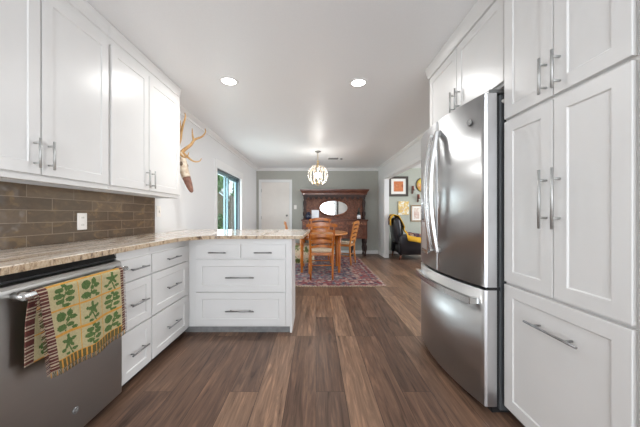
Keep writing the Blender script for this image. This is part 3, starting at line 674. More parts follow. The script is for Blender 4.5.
def fringe(mb, p, dirv, ln, k): mb.tube([p, Vector(p)+Vector(dirv)*ln*0.5+Vector((0.002, 0.002*(k % 3-1), 0)), Vector(p)+Vector(dirv)*ln], 0.0016, 4)
tobj = tw.build('dish_towel', TM)
tag(tobj, 'woven towel with green leaf squares and orange grid hanging over the dishwasher handle', 'towel')
tobj.modifiers.new('thickness', 'SOLIDIFY').thickness = 0.0025
fr = MB()
for j in range(0, NW+1, 2): q = grid_pt = tobj.data.vertices[j*len(path)].co; fr.mi = 0 if j % 6 else 1; fringe(fr, q, (0.05, 0.05, -1), 0.022, j)
fr.build('hem_fringe', [TM[4], TM[1]], tobj)
fr = MB()
for i in range(0, nF+1, 2): q = tobj.data.vertices[i].co; fr.mi = i//2 % 3 != 0; fringe(fr, q, (0.12, -1, -0.25), 0.018, i)
fr.build('side_fringe', [TM[5], TM[3]], tobj)
fr = MB()
for i in range(0, nF+1, 2): q = tobj.data.vertices[NW*len(path)+i].co; fr.mi = i//2 % 3 != 0; fringe(fr, q, (0.12, 1, -0.25), 0.012, i)
fr.build('side_fringe', [TM[5], TM[3]], tobj)

# ------------------------------------------------------------------ pantry on the right
GX = 1.040; FXR = GX-0.020
py0, py1 = 0.862, 1.448; pg = 1.150
t = thing('pantry_cabinet', (1.4, 1.155, 0), 'tall white floor-to-ceiling pantry cabinet at the right edge beside the refrigerator', 'pantry cabinet')
box('body', M['cab'], t, GX, XR-0.003, 0.836, 1.458, 0.07, 2.436); box('toe_kick', M['toe'], t, GX+0.05, XR-0.003, 0.845, 1.458, 0, 0.07)
box('side_panel', M['cab'], t, GX-0.020, XR-0.003, 0.79, 0.836, 0.0, 2.436, bevel=0.002)
def pdoor(y0, y1, z0, z1, hy, hz0, hz1, st=0.06):
    o = front('door', M['cab'], t, (GX, (y0+y1)/2, (z0+z1)/2), '-x', y1-y0, z1-z0, 0.02, st, 0.006)
    bar_handle(o, (FXR, hy, hz0), (FXR, hy, hz1), (-1, 0, 0), 0.034, 0.006, None, 0.18)
pdoor(pg+0.003, py1, 1.622, 2.405, pg+0.032, 1.640, 1.798); pdoor(py0, pg-0.003, 1.622, 2.405, pg-0.033, 1.640, 1.798)
pdoor(pg+0.003, py1, 0.748, 1.606, pg+0.032, 1.046, 1.305); pdoor(py0, pg-0.003, 0.748, 1.606, pg-0.033, 1.046, 1.305)
o = front('drawer', M['cab'], t, (GX, (py0+py1)/2, 0.404), '-x', py1-py0, 0.660, 0.02, 0.06, 0.006)
bar_handle(o, (FXR, 1.012, 0.602), (FXR, 1.268, 0.602), (-1, 0, 0), 0.034, 0.0055, M['darknickel'], 0.2)

# cabinet over the refrigerator
fy0, fy1 = 1.462, 2.440
t = thing('wall_cabinet', (1.4, 1.95, 1.83), 'white two-door cabinet built in above the refrigerator', 'wall cabinet')
box('body', M['cab'], t, 1.052, XR-0.003, fy0, fy1, 1.83, 2.436)
box('side_panel', M['cab'], t, 1.052, XR-0.003, fy1, fy1+0.018, 0.0, 2.436)
for i, (a, b) in enumerate(((1.47, 1.958), (1.966, 2.425))):
    o = front('door', M['cab'], t, (1.052, (a+b)/2, 2.09), '-x', b-a, 0.49, 0.02, 0.057, 0.006)
    hy = b-0.03 if i == 0 else a+0.03
    bar_handle(o, (1.032, hy, 1.87), (1.032, hy, 2.02), (-1, 0, 0), 0.032, 0.006)
prof = [(1.052, 2.345), (1.03, 2.35), (1.026, 2.365), (1.012, 2.40), (1.0, 2.4375), (1.052, 2.4375)]
mb = MB(); mb.rings([[(x, y, z) for x, z in prof] for y in (fy0, fy1+0.018)], smooth=False); mb.build('crown', M['cab'], t)

# ------------------------------------------------------------------ refrigerator
t = thing('refrigerator', (1.35, 1.93, 0), 'stainless french-door refrigerator with a bottom freezer drawer beside the white pantry', 'refrigerator')
ry0, ry1 = 1.476, 2.384; rm = (ry0+ry1)/2
def bow(y): return 0.938-0.062*(1-((y-rm)/((ry1-ry0)/2))**2)      # door front, bowed out to the room
def doorblock(name, y0, y1, z0, z1, m, n=14, back=1.000):
    ys = [y0+(y1-y0)*i/n for i in range(n+1)]; r = 0.010
    f = [(bow(y), y) for y in ys]
    f[0] = (bow(y0)+r, y0); f[-1] = (bow(y1)+r, y1); f.insert(1, (bow(y0+r), y0+r*0.6)); f.insert(-1, (bow(y1-r), y1-r*0.6))
    mb = MB(); mb.prism(f+[(back, y1), (back, y0)], 'z', z0, z1, smooth=False); mb.bm.normal_update()
    for fc in mb.bm.faces:
        if abs(fc.normal.z) < 0.5 and abs(fc.normal.x) > 0.8: fc.smooth = True
        if abs(fc.normal.y) > 0.9: fc.material_index = 1
    return mb.build(name, [m, M['steeledge']], t)
box('cabinet_shell', M['fbody'], t, 1.020, 1.74, ry0+0.004, ry1-0.004, 0.02, 1.775, bevel=0.004)
box('base_grille', M['black'], t, 0.985, 1.6, ry0+0.02, ry1-0.02, 0.0, 0.045)
box('door_gasket', M['gasket'], t, 0.999, 1.021, ry0+0.012, ry1-0.012, 0.05, 1.77)
dn = doorblock('door', ry0, rm-0.003, 0.705, 1.782, M['steel']); df = doorblock('door', rm+0.003, ry1, 0.705, 1.782, M['steel'])
dr = doorblock('freezer_drawer', ry0, ry1, 0.045, 0.688, M['steel'], 24)
for dpar, y in ((dn, ry0+0.05), (df, ry1-0.05)):
    box('hinge_cover', M['logo'], t, 0.962, 1.06, y-0.045, y+0.03, 1.782, 1.806, bevel=0.005)
box('center_hinge', M['black'], t, 0.96, 1.02, ry0+0.002, ry0+0.03, 0.686, 0.706)
mb = MB(); mb.ball((1.05, ry0-0.004, 1.735), 0.018, (1.5, 0.6, 0.8)); mb.build('bumper_cap', M['plate'], t)
def bowhandle(par, y):
    mb = MB(); out = []
    for i in range(21):
        s = i/20; z = 0.845+0.85*s; x = bow(y)-0.024-0.045*math.sin(PI*s)
        out.append([(x+dx, y+dy, z) for dx, dy in ((-0.011, -0.013), (-0.011, 0.013), (0.006, 0.016), (0.006, -0.016))])
    mb.rings(out, smooth=False)
    for z in (0.862, 1.678): mb.box(bow(y)-0.032, bow(y)+0.003, y-0.014, y+0.014, z-0.02, z+0.02, bevel=0.003)
    mb.build('handle', M['steelh'], par)
bowhandle(dn, rm-0.048); bowhandle(df, rm+0.048)
mb = MB(); out = []
for i in range(25):
    y = ry0+0.045+(ry1-ry0-0.09)*i/24; x = bow(y)-0.045
    out.append([(x-0.008, y, 0.598), (x-0.008, y, 0.634), (x+0.010, y, 0.638), (x+0.010, y, 0.594)])
mb.rings(out, smooth=False)
for y in (ry0+0.06, ry1-0.06): mb.box(bow(y)-0.05, bow(y)+0.004, y-0.018, y+0.018, 0.598, 0.634, bevel=0.003)
mb.build('handle', M['steelh'], dr)
# water dispenser in the far door
dy_a, dy_b = 2.10, 2.31
mb = MB(); n = 8
ysd = [dy_a+(dy_b-dy_a)*i/n for i in range(n+1)]
mb.prism([(bow(y)-0.006, y) for y in ysd]+[(bow(dy_b)+0.004, dy_b), (bow(dy_a)+0.004, dy_a)], 'z', 0.80, 1.22); dsp = mb.build('dispenser', M['steelh'], df)
mb = MB(); mb.prism([(bow(y)-0.009, y) for y in ysd[1:-1]]+[(bow(dy_b)+0.002, dy_b-0.03), (bow(dy_a)+0.002, dy_a+0.03)], 'z', 1.07, 1.20); mb.build('dispenser_display', M['black'], dsp)
mb = MB(); mb.prism([(bow(y)-0.008, y) for y in ysd[1:-1]]+[(bow(dy_b)+0.002, dy_b-0.03), (bow(dy_a)+0.002, dy_a+0.03)], 'z', 0.83, 1.05); mb.build('dispenser_recess', M['steeledge'], dsp)
logo(dn, (bow(1.585)-0.0005, 1.585, 1.655), -1, 0.020, 0.2047)

# ------------------------------------------------------------------ dining area
RXc, RYc, RHX, RHY = -0.125, 5.62, 1.225, 1.48
mb = MB(); mb.box(-RHX, RHX, -RHY, RHY, 0, 0.008, bevel=0.003)
rg = mb.build('area_rug', rug_mat(RHX, RHY)); rg.location = (RXc, RYc, 0.001)
tag(rg, 'red and navy patterned persian rug under the dining table', 'rug')
mb = MB()
for k in range(98):
    x = RXc-RHX+0.02+k*(2*RHX-0.04)/97
    mb.tube([(x, RYc-RHY+0.002, 0.005), (x+random.uniform(-0.006, 0.006), RYc-RHY-0.035, 0.004)], 0.004, 4)
f = mb.build('fringe', M['cushion'], rg); f['kind'] = 'stuff'

RZ = 0.009
t = thing('dining_table', (0.085, 5.48, RZ), 'oval honey-stained wooden dining table standing on the patterned rug', 'table')
mb = MB(); n = 44
prof = [(0.93, 0.700), (0.985, 0.705), (1.0, 0.716), (1.0, 0.726), (0.985, 0.738), (0.95, 0.742)]
mb.rings([[(0.085+0.56*s*math.cos(2*PI*j/n), 5.48+0.72*s*math.sin(2*PI*j/n), z+0.02) for j in range(n)] for s, z in prof]); mb.build('tabletop', M['tan'], t)
mb = MB(); mb.rings([[(0.085+0.44*s*math.cos(2*PI*j/n), 5.48+0.52*s*math.sin(2*PI*j/n), z) for j in range(n)] for s, z in ((1, 0.63), (1, 0.722))]); mb.build('apron', M['honey'], t)
for sx in (-1, 1):
    for sy in (-1, 1):
        x, y = 0.085+0.355*sx, 5.41+0.32*sy; mb = MB()
        mb.lathe([(0.022, RZ), (0.026, 0.02), (0.022, 0.05), (0.028, 0.20), (0.034, 0.42), (0.026, 0.46), (0.036, 0.48), (0.026, 0.50), (0.038, 0.53), (0.038, 0.71)], (x, y, 0), 14); mb.build('leg', M['honey'], t)

def ladder_chair(loc, rz, label, wood, seat_mat=None):
    """ladder-back side chair, front towards +Y in its own frame"""
    t = thing('dining_chair', (0, 0, 0), label, 'chair', 'dining chairs round the table'); H = 0.955
    def back_x(z): return 0.185+max(0, z-0.45)*0.06
    def back_y(z): return -0.20-max(0, z-0.45)*0.22-max(0, 0.3-z)*0.10
    for s in (-1, 1):
        mb = MB(); mb.tube([(s*back_x(z), back_y(z), z) for z in (0, 0.12, 0.3, 0.45, 0.6, 0.75, 0.88, H-0.02, H)], [0.015, 0.018, 0.020, 0.021, 0.020, 0.019, 0.018, 0.014, 0.006], 10); mb.build('back_leg', wood, t)
        mb = MB(); mb.lathe([(0.013, 0.0), (0.019, 0.03), (0.016, 0.08), (0.021, 0.20), (0.017, 0.24), (0.022, 0.27), (0.020, 0.44)], (s*0.215, 0.20, 0), 12); mb.build('front_leg', wood, t)
        mb = MB(); mb.tube([(s*0.19, -0.19, 0.20), (s*0.215, 0.2, 0.20)], 0.010, 8); mb.build('stretcher', wood, t)
    mb = MB(); mb.tube([(-0.215, 0.2, 0.25), (0.215, 0.2, 0.25)], [0.009, 0.009], 8); mb.build('stretcher', wood, t)
    mb = MB(); mb.tube([(-0.19, -0.205, 0.24), (0.19, -0.205, 0.24)], 0.009, 8); mb.build('stretcher', wood, t)
    mb = MB(); mb.prism([(-0.205, -0.215), (0.205, -0.215), (0.235, 0.215), (-0.235, 0.215)], 'z', 0.405, 0.452); bmesh.ops.bevel(mb.bm, geom=mb.bm.edges[:], offset=0.006, segments=2, profile=0.5, affect='EDGES'); mb.build('seat', wood, t)
    # five arched slats, the top one wider than the posts
    for k, (z, hh, ear) in enumerate(((0.915, 0.060, 0.045), (0.818, 0.052, 0.012), (0.728, 0.052, 0.0), (0.638, 0.052, 0.0), (0.548, 0.048, 0.0))):
        mb = MB(); out = []; w = back_x(z)+ear
        for i in range(17):
            s = -1+i/8; x = s*w; y = back_y(z)-0.028*(1-s*s); arch = 0.026*math.cos(s*PI/2)**1.2 if abs(s) < 1 else 0; h2 = hh/2*(0.72+0.28*math.cos(s*PI*0.5))
            out.append([(x, y-0.008, z+arch-h2), (x, y-0.008, z+arch+h2), (x, y+0.008, z+arch+h2), (x, y+0.008, z+arch-h2)])
        mb.rings(out, smooth=False); mb.build('slat', wood, t)
    if seat_mat: mb = MB(); mb.box(-0.20, 0.20, -0.175, 0.205, 0.452, 0.492, bevel=0.016, seg=3); mb.build('seat_cushion', seat_mat, t)
    t.location = loc; t.rotation_euler = (0, 0, rz); return t
c0 = ladder_chair((0.095, 4.73, RZ+0.003), 0.0, 'honey-stained ladder-back chair at the near end of the table, its back to the viewer', M['honey'], M['cushion'])
dup(c0, (0.105, 6.28, RZ+0.003), PI, 'honey-stained ladder-back chair at the far end of the table, seen over the nearest chair', None, 1.06)
c1 = ladder_chair((0.62, 6.04, RZ+0.003), PI/2-0.40, 'golden oak ladder-back chair on the right side of the table, turned sideways', M['tan'], M['cushion'])
c2 = dup(c1, (-0.31, 5.42, RZ+0.003), -PI/2+0.10, 'ladder-back chair with a floral skirted seat on the left side of the table')
mb = MB(); n = 40; out = []
for z, ex in ((0.497, 0.0), (0.50, 0.018), (0.485, 0.034), (0.30, 0.044), (0.16, 0.05)):
    ring = []
    for j in range(n):
        a = 2*PI*j/n; c_, s_ = math.cos(a), math.sin(a); k = 1/max(abs(c_), abs(s_)); rip = 0.007*math.sin(a*12)*(0.5-z)*3
        k = min(k, 1.22)
        ring.append((c_*k*(0.205+ex+rip), s_*k*(0.195+ex+rip)+0.02, z))
    out.append(ring)
mb.rings(out[::-1]); sk = mb.build('floral_seat_cover', M['floral']); sk.parent = c2; sk['label'] = 'floral skirted seat cover'
for o in [c for c in c2.children if c.name.startswith('seat_cushion')]: bpy.data.objects.remove(o)

# sideboard with mirrored hutch
SY0, SY1 = 7.14, 7.60; sx0, sx1 = -0.375, 1.375; sm = (sx0+sx1)/2
t = thing('sideboard', (sm, 7.4, 0), 'dark carved walnut sideboard with an oval mirror against the grey wall', 'sideboard')
DW_, DK = M['darkwood'], M['darkerwood']
box('sideboard_top', DW_, t, sx0-0.02, sx1+0.02, SY0-0.02, SY1, 0.945, 0.985, bevel=0.008, seg=2)
box('sideboard_body', DW_, t, sx0, sx1, SY0+0.02, SY1-0.01, 0.47, 0.946)
for a, b in ((sx0+0.02, sm-0.32), (sm-0.29, sm+0.29), (sm+0.32, sx1-0.02)):
    o = front('drawer', M['carved'], t, ((a+b)/2, SY0+0.02, 0.885), '-y', b-a, 0.098, 0.02, 0.014, 0.006)
    for x in ((a+b)/2-0.12, (a+b)/2+0.12):
        mb = MB(); mb.lathe([(0.014, 0), (0.008, -0.012), (0.017, -0.024), (0.0, -0.032)], (x, SY0, 0.885), 10, 'y'); mb.build('knob', M['brass'], o)
for a, b in ((sx0+0.03, sx0+0.50), (sx1-0.50, sx1-0.03)):
    o = front('door', DW_, t, ((a+b)/2, SY0+0.02, 0.65), '-y', b-a, 0.345, 0.02, 0.04, 0.010)
    for k, s in enumerate((1.0, 0.66, 0.30)):
        mb = MB(); out = []
        for i in range(32):
            q = 2*PI*i/32; cxx, czz = (a+b)/2+0.125*s*math.cos(q), 0.65+0.125*s*math.sin(q)*1.05
            out.append([(cxx+0.013*math.cos(q)*math.cos(p), SY0+0.010-0.013*math.sin(p), czz+0.013*math.sin(q)*math.cos(p)) for p in [2*PI*j/6 for j in range(6)]])
        mb.rings(out, closed=True); mb.build('carved_ring', M['carved'], o)
front('center_panel', M['carved'], t, (sm, SY0+0.02, 0.65), '-y', 0.70, 0.34, 0.018, 0.05, 0.012)
for x in (sx0+0.045, sx0+0.42, sx1-0.42, sx1-0.045):
    mb = MB(); mb.lathe([(0.024, 0.0), (0.034, 0.02), (0.028, 0.05), (0.020, 0.08), (0.036, 0.14), (0.050, 0.20), (0.052, 0.25), (0.032, 0.30), (0.024, 0.33), (0.042, 0.36), (0.042, 0.48)], (x, SY0+0.065, 0), 14); mb.build('leg', DK, t)
for x in (sx0+0.045, sx1-0.045):
    mb = MB(); mb.lathe([(0.024, 0.0), (0.034, 0.02), (0.020, 0.08), (0.046, 0.20), (0.030, 0.30), (0.040, 0.36), (0.040, 0.48)], (x, SY1-0.06, 0), 14); mb.build('leg', DK, t)
HB = 7.50
box('hutch_back', M['carved'], t, sx0+0.03, sx1-0.03, HB, HB+0.05, 0.985, 1.74)
for x in (sx0+0.07, sx1-0.07):
    mb = MB(); mb.lathe([(0.045, 0.985), (0.045, 1.03), (0.028, 1.05), (0.05, 1.10), (0.055, 1.16), (0.030, 1.22), (0.042, 1.25), (0.032, 1.28), (0.048, 1.40), (0.050, 1.46), (0.026, 1.53), (0.042, 1.56), (0.042, 1.66)], (x, 7.30, 0), 14); mb.build('column', DK, t)
    box('shelf_end', DW_, t, x-0.045, x+0.045, 7.25, HB+0.02, 1.60, 1.665)
mb = MB(); mb.rings([[(sx0-0.005-e, 7.22-e, z), (sx1+0.005+e, 7.22-e, z), (sx1+0.005+e, HB+0.07, z), (sx0-0.005-e, HB+0.07, z)] for e, z in ((0, 1.655), (0.0, 1.70), (0.015, 1.715), (0.02, 1.74), (0.05, 1.765), (0.052, 1.80))], smooth=False); mb.build('cornice', DW_, t)
mb = MB(); prs = []
nsc = 12; wd = (sx1-sx0-0.06)
prs = [(sx0+0.03, 1.67), (sx0+0.03, 1.595)]
for k in range(nsc):
    for i in range(1, 7): u = (k+i/6)/nsc; prs.append((sx0+0.03+wd*u, 1.595-0.035*(1-math.cos(2*PI*i/6))))
prs.append((sx1-0.03, 1.67)); mb.prism(prs, 'y', 7.225, 7.245); mb.build('scalloped_valance', DK, t)
mx, mz, ma, mbb = sm, 1.305, 0.385, 0.195
mb = MB(); out = []
for i in range(44):
    q = 2*PI*i/44
    out.append([(mx+(ma+0.028+0.03*math.cos(p))*math.cos(q), HB-0.012-0.022*math.sin(p), mz+(mbb+0.028+0.03*math.cos(p))*math.sin(q)) for p in [2*PI*j/8 for j in range(8)]])
mb.rings(out, closed=True); fr_ = mb.build('mirror_frame', M['carved'], t)
mb = MB(); mb.rings([[(mx+(ma+0.01)*math.cos(2*PI*i/44), y, mz+(mbb+0.01)*math.sin(2*PI*i/44)) for i in range(44)] for y in (HB-0.016, HB-0.004)], smooth=False); mb.build('mirror', M['mirror'], t)
for x, s in ((sx0+0.22, 1), (sx1-0.22, 1)):
    front('carved_panel', M['carved'], t, (x, HB, 1.32), '-y', 0.22, 0.44, 0.015, 0.03, 0.006)
# things on the sideboard
t = thing('framed_card', (-0.01, 7.2, 0.985), 'white upright card on the left of the sideboard shelf', 'card')
mt = Matrix.Translation((-0.02, 7.24, 1.115)) @ Matrix.Rotation(math.radians(-8), 4, 'X')
mb = MB(); mb.obox(mt, 0.20, 0.012, 0.255, 0.002); mb.build('card', M['paper'], t)
mt = Matrix.Translation((-0.02, 7.285, 1.08)) @ Matrix.Rotation(math.radians(14), 4, 'X')
mb = MB(); mb.obox(mt, 0.05, 0.006, 0.19); mb.build('easel_strut', M['paper'], t)
t = thing('bottle', (1.155, 7.20, 0.985), 'dark bottle with a white label on the right of the sideboard', 'bottle')
mb = MB(); mb.lathe([(0.0, 0), (0.045, 0.003), (0.046, 0.15), (0.038, 0.185), (0.016, 0.215), (0.015, 0.30), (0.018, 0.31), (0.0, 0.315)], (1.155, 7.20, 0.985), 18); mb.build('bottle_glass', M['bottle'], t)
mb = MB(); mb.lathe([(0.0463, 0.02), (0.0472, 0.02), (0.0472, 0.12), (0.0463, 0.12)], (1.155, 7.20, 0.985), 18); mb.build('bottle_label', M['paper'], t)
mb = MB(); mb.lathe([(0.0, 0), (0.05, 0.003), (0.075, 0.05), (0.08, 0.10), (0.06, 0.15), (0.035, 0.17), (0.045, 0.20), (0.040, 0.20), (0.030, 0.17), (0.0, 0.16)], (-0.205, 7.185, 0.9855), 18)
tag(mb.build('vase', M['navy']), 'dark navy vase at the left end of the sideboard', 'vase')

# ------------------------------------------------------------------ living room corner
def picture(name, x0, x1, z0, z1, fr_m, art_m, label, b, matw, cat='picture'):
    t = thing(name, ((x0+x1)/2, YF, (z0+z1)/2), label, cat)
    mb = MB(); o = [(x0, z0), (x1, z0), (x1, z1), (x0, z1)]; i_ = [(x0+b, z0+b), (x1-b, z0+b), (x1-b, z1-b), (x0+b, z1-b)]
    vs = [[mb.bm.verts.new((p[0], y, p[1])) for p in q] for q, y in ((o, YF-0.001), (o, YF-0.028), (i_, YF-0.022), (i_, YF-0.001))]
    for k in range(4):
        for j in range(4): mb.bm.faces.new((vs[k][j], vs[k][(j+1) % 4], vs[(k+1) % 4][(j+1) % 4], vs[(k+1) % 4][j]))
    if fr_m: mb.build('picture_frame', fr_m, t)
    else: mb.bm.free()
    q = b+matw
    if matw: box('mat_board', M['matboard'], t, x0+b-0.002, x1-b+0.002, YF-0.012, YF-0.002, z0+b-0.002, z1-b+0.002)
    box('print', art_m, t, x0+q, x1-q, YF-0.014 if fr_m else YF-0.03, YF-0.011 if matw else YF-0.001, z0+q, z1-q); return t
picture('framed_picture', 2.075, 2.625, 1.635, 2.205, M['framedark'], M['artred'], 'rust-red print with a cream mat in a thick dark frame above the armchair', 0.065, 0.075)
picture('canvas_picture', 2.345, 2.64, 1.11, 1.495, None, M['artyel'], 'small unframed yellow flower picture below the dark-framed print', 0.0, 0.0)
picture('framed_picture', 2.705, 3.03, 0.92, 1.39, M['framegold'], M['artpale'], 'pale sketch in a brown gold frame on the sage wall beside the refrigerator', 0.035, 0.05)
mb = MB(); mb.lathe([(0.215, 0), (0.215, -0.018), (0.205, -0.024), (0.195, -0.014), (0.195, 0)], (3.06, YF, 1.965), 32, 'y')
t = thing('wall_plate', (3.06, YF, 1.965), 'round yellow decorative plate with a dark rim on the sage wall', 'plate')
mb.build('plate_rim', M['framedark'], t); mb = MB(); mb.lathe([(0.0, -0.006), (0.12, -0.008), (0.198, -0.016), (0.198, -0.001), (0.0, -0.001)], (3.06, YF, 1.965), 32, 'y'); mb.build('plate_face', M['artround'], t)
def sconce(x, z, label):
    t = thing('candle_sconce', (x, YF, z), label, 'sconce')
    mb = MB(); mb.box(x-0.02, x+0.02, YF-0.012, YF, z-0.13, z+0.10, bevel=0.004); mb.build('back_plate', M['sconce'], t)
    mb = MB(); mb.tube([(x, YF-0.01, z-0.08), (x, YF-0.05, z-0.11), (x, YF-0.09, z-0.08), (x, YF-0.095, z-0.03)], 0.007, 8); mb.lathe([(0.012, -0.04), (0.05, -0.028), (0.055, -0.018), (0.0, -0.018)], (x, YF-0.095, z), 16); mb.build('arm', M['sconce'], t)
    mb = MB(); mb.lathe([(0.020, -0.02), (0.020, 0.085), (0.004, 0.09), (0.002, 0.105)], (x, YF-0.095, z), 12); mb.build('candle', M['candle'], t)
sconce(2.745, 1.835, 'iron candle sconce just right of the dark-framed print'); sconce(2.90, 1.60, 'lower iron candle sconce above the gold-framed sketch')

# black leather armchair, facing right
AX, AY = 2.42, 6.94
t = thing('armchair', (AX-0.04, AY, 0), 'black leather armchair with turned wooden legs in the living room beyond the opening', 'armchair')
def soft(name, m, x0, x1, y0, y1, z0, z1, r, rx=0.0):
    mb = MB(); mb.box(x0, x1, y0, y1, z0, z1, bevel=r, seg=4)
    if rx:
        piv = Vector((x1, 0, z0)); R_ = Matrix.Rotation(rx, 3, 'Y')
        for v in mb.bm.verts: v.co = piv+R_ @ (v.co-piv)
    for f in mb.bm.faces: f.smooth = True
    return mb.build(name, m, t)
L = M['leather']
soft('seat_base', L, 2.02, 2.82, 6.68, 7.20, 0.13, 0.36, 0.04); soft('seat_cushion', L, 2.08, 2.88, 6.70, 7.18, 0.35, 0.50, 0.06)
soft('backrest', L, 1.94, 2.16, 6.66, 7.22, 0.40, 1.07, 0.10, -0.15)
for y0, y1 in ((6.54, 6.69), (7.19, 7.34)):
    mb = MB(); out = []
    for x, zt, w in ((1.98, 0.60, 0.9), (2.05, 0.62, 1), (2.40, 0.58, 1), (2.66, 0.55, 1.05), (2.80, 0.50, 1.1), (2.86, 0.42, 1.0)):
        yc = (y0+y1)/2; hw = (y1-y0)/2*w
        out.append([(x, yc-hw, 0.13), (x, yc-hw, zt-0.05), (x, yc-hw*0.7, zt-0.012), (x, yc, zt), (x, yc+hw*0.7, zt-0.012), (x, yc+hw, zt-0.05), (x, yc+hw, 0.13)])
    mb.rings(out); mb.build('armrest', L, t)
for x, y in ((2.02, 6.60), (2.02, 7.28)):
    mb = MB(); mb.tube([(x-0.03, y, 0.0), (x-0.01, y, 0.06), (x, y, 0.15)], [0.018, 0.024, 0.032], 10); mb.build('leg', M['legwood'], t)
for x, y in ((2.80, 6.60), (2.80, 7.28)):
    mb = MB(); mb.tube([(x+0.04, y, 0.012), (x+0.02, y, 0.05), (x+0.04, y, 0.12), (x+0.03, y, 0.20), (x, y, 0.30)], [0.028, 0.018, 0.026, 0.036, 0.036], 10); mb.build('leg', M['legwood'], t)
for o in (t,): o.location.x += 0.08
# throw over its back and near arm
def throw_mat():
    m = mat('patchwork_throw', (0.5, 0.3, 0.05), 0.95); n = N(m)
    v = n.new('ShaderNodeTexVoronoi'); v.inputs['Scale'].default_value = 16; n.link(n.coords(), v.inputs['Vector']); s = n.new('ShaderNodeSeparateColor'); n.link(v.outputs['Color'], s.inputs[0])
    n.color(n.ramp(s.outputs[0], [(0, (0.05, 0.02, 0.025)), (0.3, (0.10, 0.04, 0.06)), (0.5, (0.30, 0.16, 0.10)), (0.62, (0.05, 0.03, 0.05)), (0.82, (0.38, 0.28, 0.20))], 'CONSTANT')); return m
TH = [throw_mat(), speckled('yellow_yarn', (0.72, 0.38, 0.02), (0.80, 0.48, 0.05), 60, 0.95, bump=0.3), speckled('rust_yarn', (0.45, 0.10, 0.03), (0.52, 0.15, 0.05), 60, 0.95, bump=0.3)]
ctr = [(1.80, 6.94, 0.86), (1.79, 6.92, 1.02), (1.87, 6.90, 1.115), (1.99, 6.88, 1.085), (2.08, 6.86, 0.92), (2.16, 6.82, 0.72), (2.24, 6.74, 0.655), (2.38, 6.66, 0.635), (2.52, 6.62, 0.615), (2.66, 6.60, 0.60)]
mb = MB(); NN = 40; rowsv = []
def lerp_path(s):
    k = s*(len(ctr)-1); i = min(int(k), len(ctr)-2); return Vector(ctr[i]).lerp(Vector(ctr[i+1]), k-i)
for i in range(NN+1):
    s = i/NN; c = lerp_path(s); row = []
    for j in range(13):
        u = -1+j/6; dz = -0.09*max(0, abs(u)-0.55)*(1 if s > 0.55 else 0.3); 
        if s > 0.6 and u < -0.5: dz -= 0.30*(abs(u)-0.5)
        row.append(mb.bm.verts.new((c.x+0.05*u*(s > 0.5), c.y+u*(0.24-0.05*s)-(0.05 if s > 0.6 and u < -0.5 else 0), c.z+dz+0.010*math.sin(9*u+14*s))))
    rowsv.append(row)
for i in range(NN):
    for j in range(12):
        f = mb.bm.faces.new((rowsv[i][j], rowsv[i+1][j], rowsv[i+1][j+1], rowsv[i][j+1])); f.smooth = True
        f.material_index = 1 if j in (0, 1, 10, 11) or 6 <= i <= 13 and j in (2, 3, 8, 9) or i > NN-4 else (2 if 12 <= i <= 18 and j in (5, 6, 7) else 0)
for v in mb.bm.verts: v.co.x += 0.085
th = tag(mb.build('throw_blanket', TH), 'yellow-edged patterned throw draped over the black armchair', 'blanket'); th.modifiers.new('thickness', 'SOLIDIFY').thickness = 0.012

# ------------------------------------------------------------------ deer skull on the left wall
KY = 3.13
t = thing('deer_skull', (XL, KY, 1.80), 'bleached deer skull with tan antlers mounted on the left wall beyond the cabinets', 'mounted skull')
A_, B_ = Vector((-1.630, KY, 1.85)), Vector((-1.455, KY, 1.37)); ax = (B_-A_).normalized(); sd = Vector((0, 1, 0)); nn = ax.cross(sd).normalized()
if nn.x < 0: nn = -nn
mb = MB(); out = []
for s, wv, dv in ((0.0, 0.035, 0.03), (0.05, 0.062, 0.05), (0.16, 0.075, 0.062), (0.28, 0.084, 0.060), (0.38, 0.080, 0.055), (0.50, 0.062, 0.046), (0.60, 0.056, 0.046), (0.64, 0.054, 0.045)):
    c = A_.lerp(B_, s); out.append([c+sd*wv*math.cos(q)+nn*dv*math.sin(q) for q in [2*PI*j/16 for j in range(16)]])
mb.rings(out); sk_ = mb.build('skull', M['bone'], t)
mb = MB(); out = []
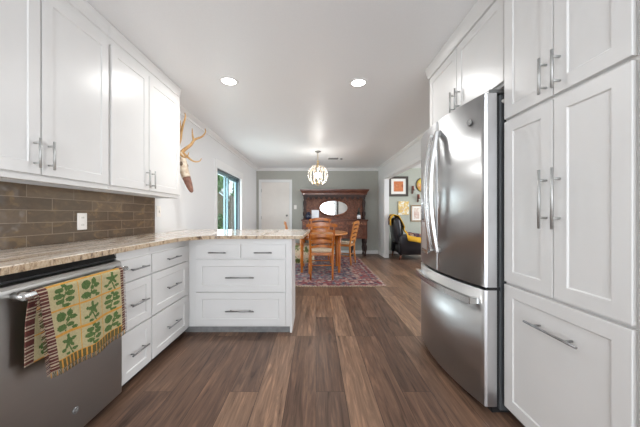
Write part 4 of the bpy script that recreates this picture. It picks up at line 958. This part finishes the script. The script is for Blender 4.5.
for s, wv, dv in ((0.62, 0.0545, 0.0455), (0.75, 0.049, 0.040), (0.88, 0.040, 0.032), (0.97, 0.028, 0.022), (1.0, 0.012, 0.010)):
    c = A_.lerp(B_, s); out.append([c+sd*wv*math.cos(q)+nn*dv*math.sin(q) for q in [2*PI*j/14 for j in range(14)]])
mb.rings(out); mb.build('muzzle_bone', M['bonedark'], t)
for s in (-1, 1):
    c = A_.lerp(B_, 0.34)+sd*s*0.066+nn*0.022; mb = MB(); mb.ball(c, 0.026, (0.8, 0.7, 1.1)); mb.build('eye_socket', M['socket'], t)
box('wall_bracket', M['bone'], t, XL, A_.x+0.01, KY-0.025, KY+0.025, 1.72, 1.80)
def smooth_path(pts, n=6):
    P = [Vector(p) for p in pts]; P = [P[0]*2-P[1]]+P+[P[-1]*2-P[-2]]; out = []
    for i in range(1, len(P)-2):
        for k in range(n):
            u = k/n; p0, p1, p2, p3 = P[i-1:i+3]
            out.append(0.5*((2*p1)+(p2-p0)*u+(2*p0-5*p1+4*p2-p3)*u*u+(3*p1-p0-3*p2+p3)*u**3))
    return out+[P[-2]]
for s in (1, -1):
    def mir(p): return (p[0], KY+(0.045+(p[1]-0.045)*(1.8 if s > 0 else 0.75))*s, p[2])
    mb = MB()
    def branch(pts, r0, r1):
        q = smooth_path([mir(p) for p in pts]); mb.tube(q, [r0+(r1-r0)*(i/(len(q)-1))**1.1 for i in range(len(q))], 9)
    branch([(-1.62, 0.045, 1.83), (-1.585, 0.075, 1.90), (-1.545, 0.11, 1.97), (-1.52, 0.14, 2.05), (-1.475, 0.20, 2.12), (-1.445, 0.22, 2.19), (-1.45, 0.22, 2.235)], 0.023, 0.005)
    branch([(-1.525, 0.135, 2.03), (-1.535, 0.125, 2.10), (-1.535, 0.12, 2.18)], 0.015, 0.004)
    branch([(-1.60, 0.06, 1.86), (-1.55, 0.085, 1.80), (-1.50, 0.105, 1.765), (-1.455, 0.13, 1.775), (-1.435, 0.14, 1.815)], 0.015, 0.004)
    mb.lathe([(0.020, -0.012), (0.030, 0.0), (0.020, 0.012)], mir((-1.617, 0.048, 1.838)), 10)
    mb.build('antler', M['antler'], t)
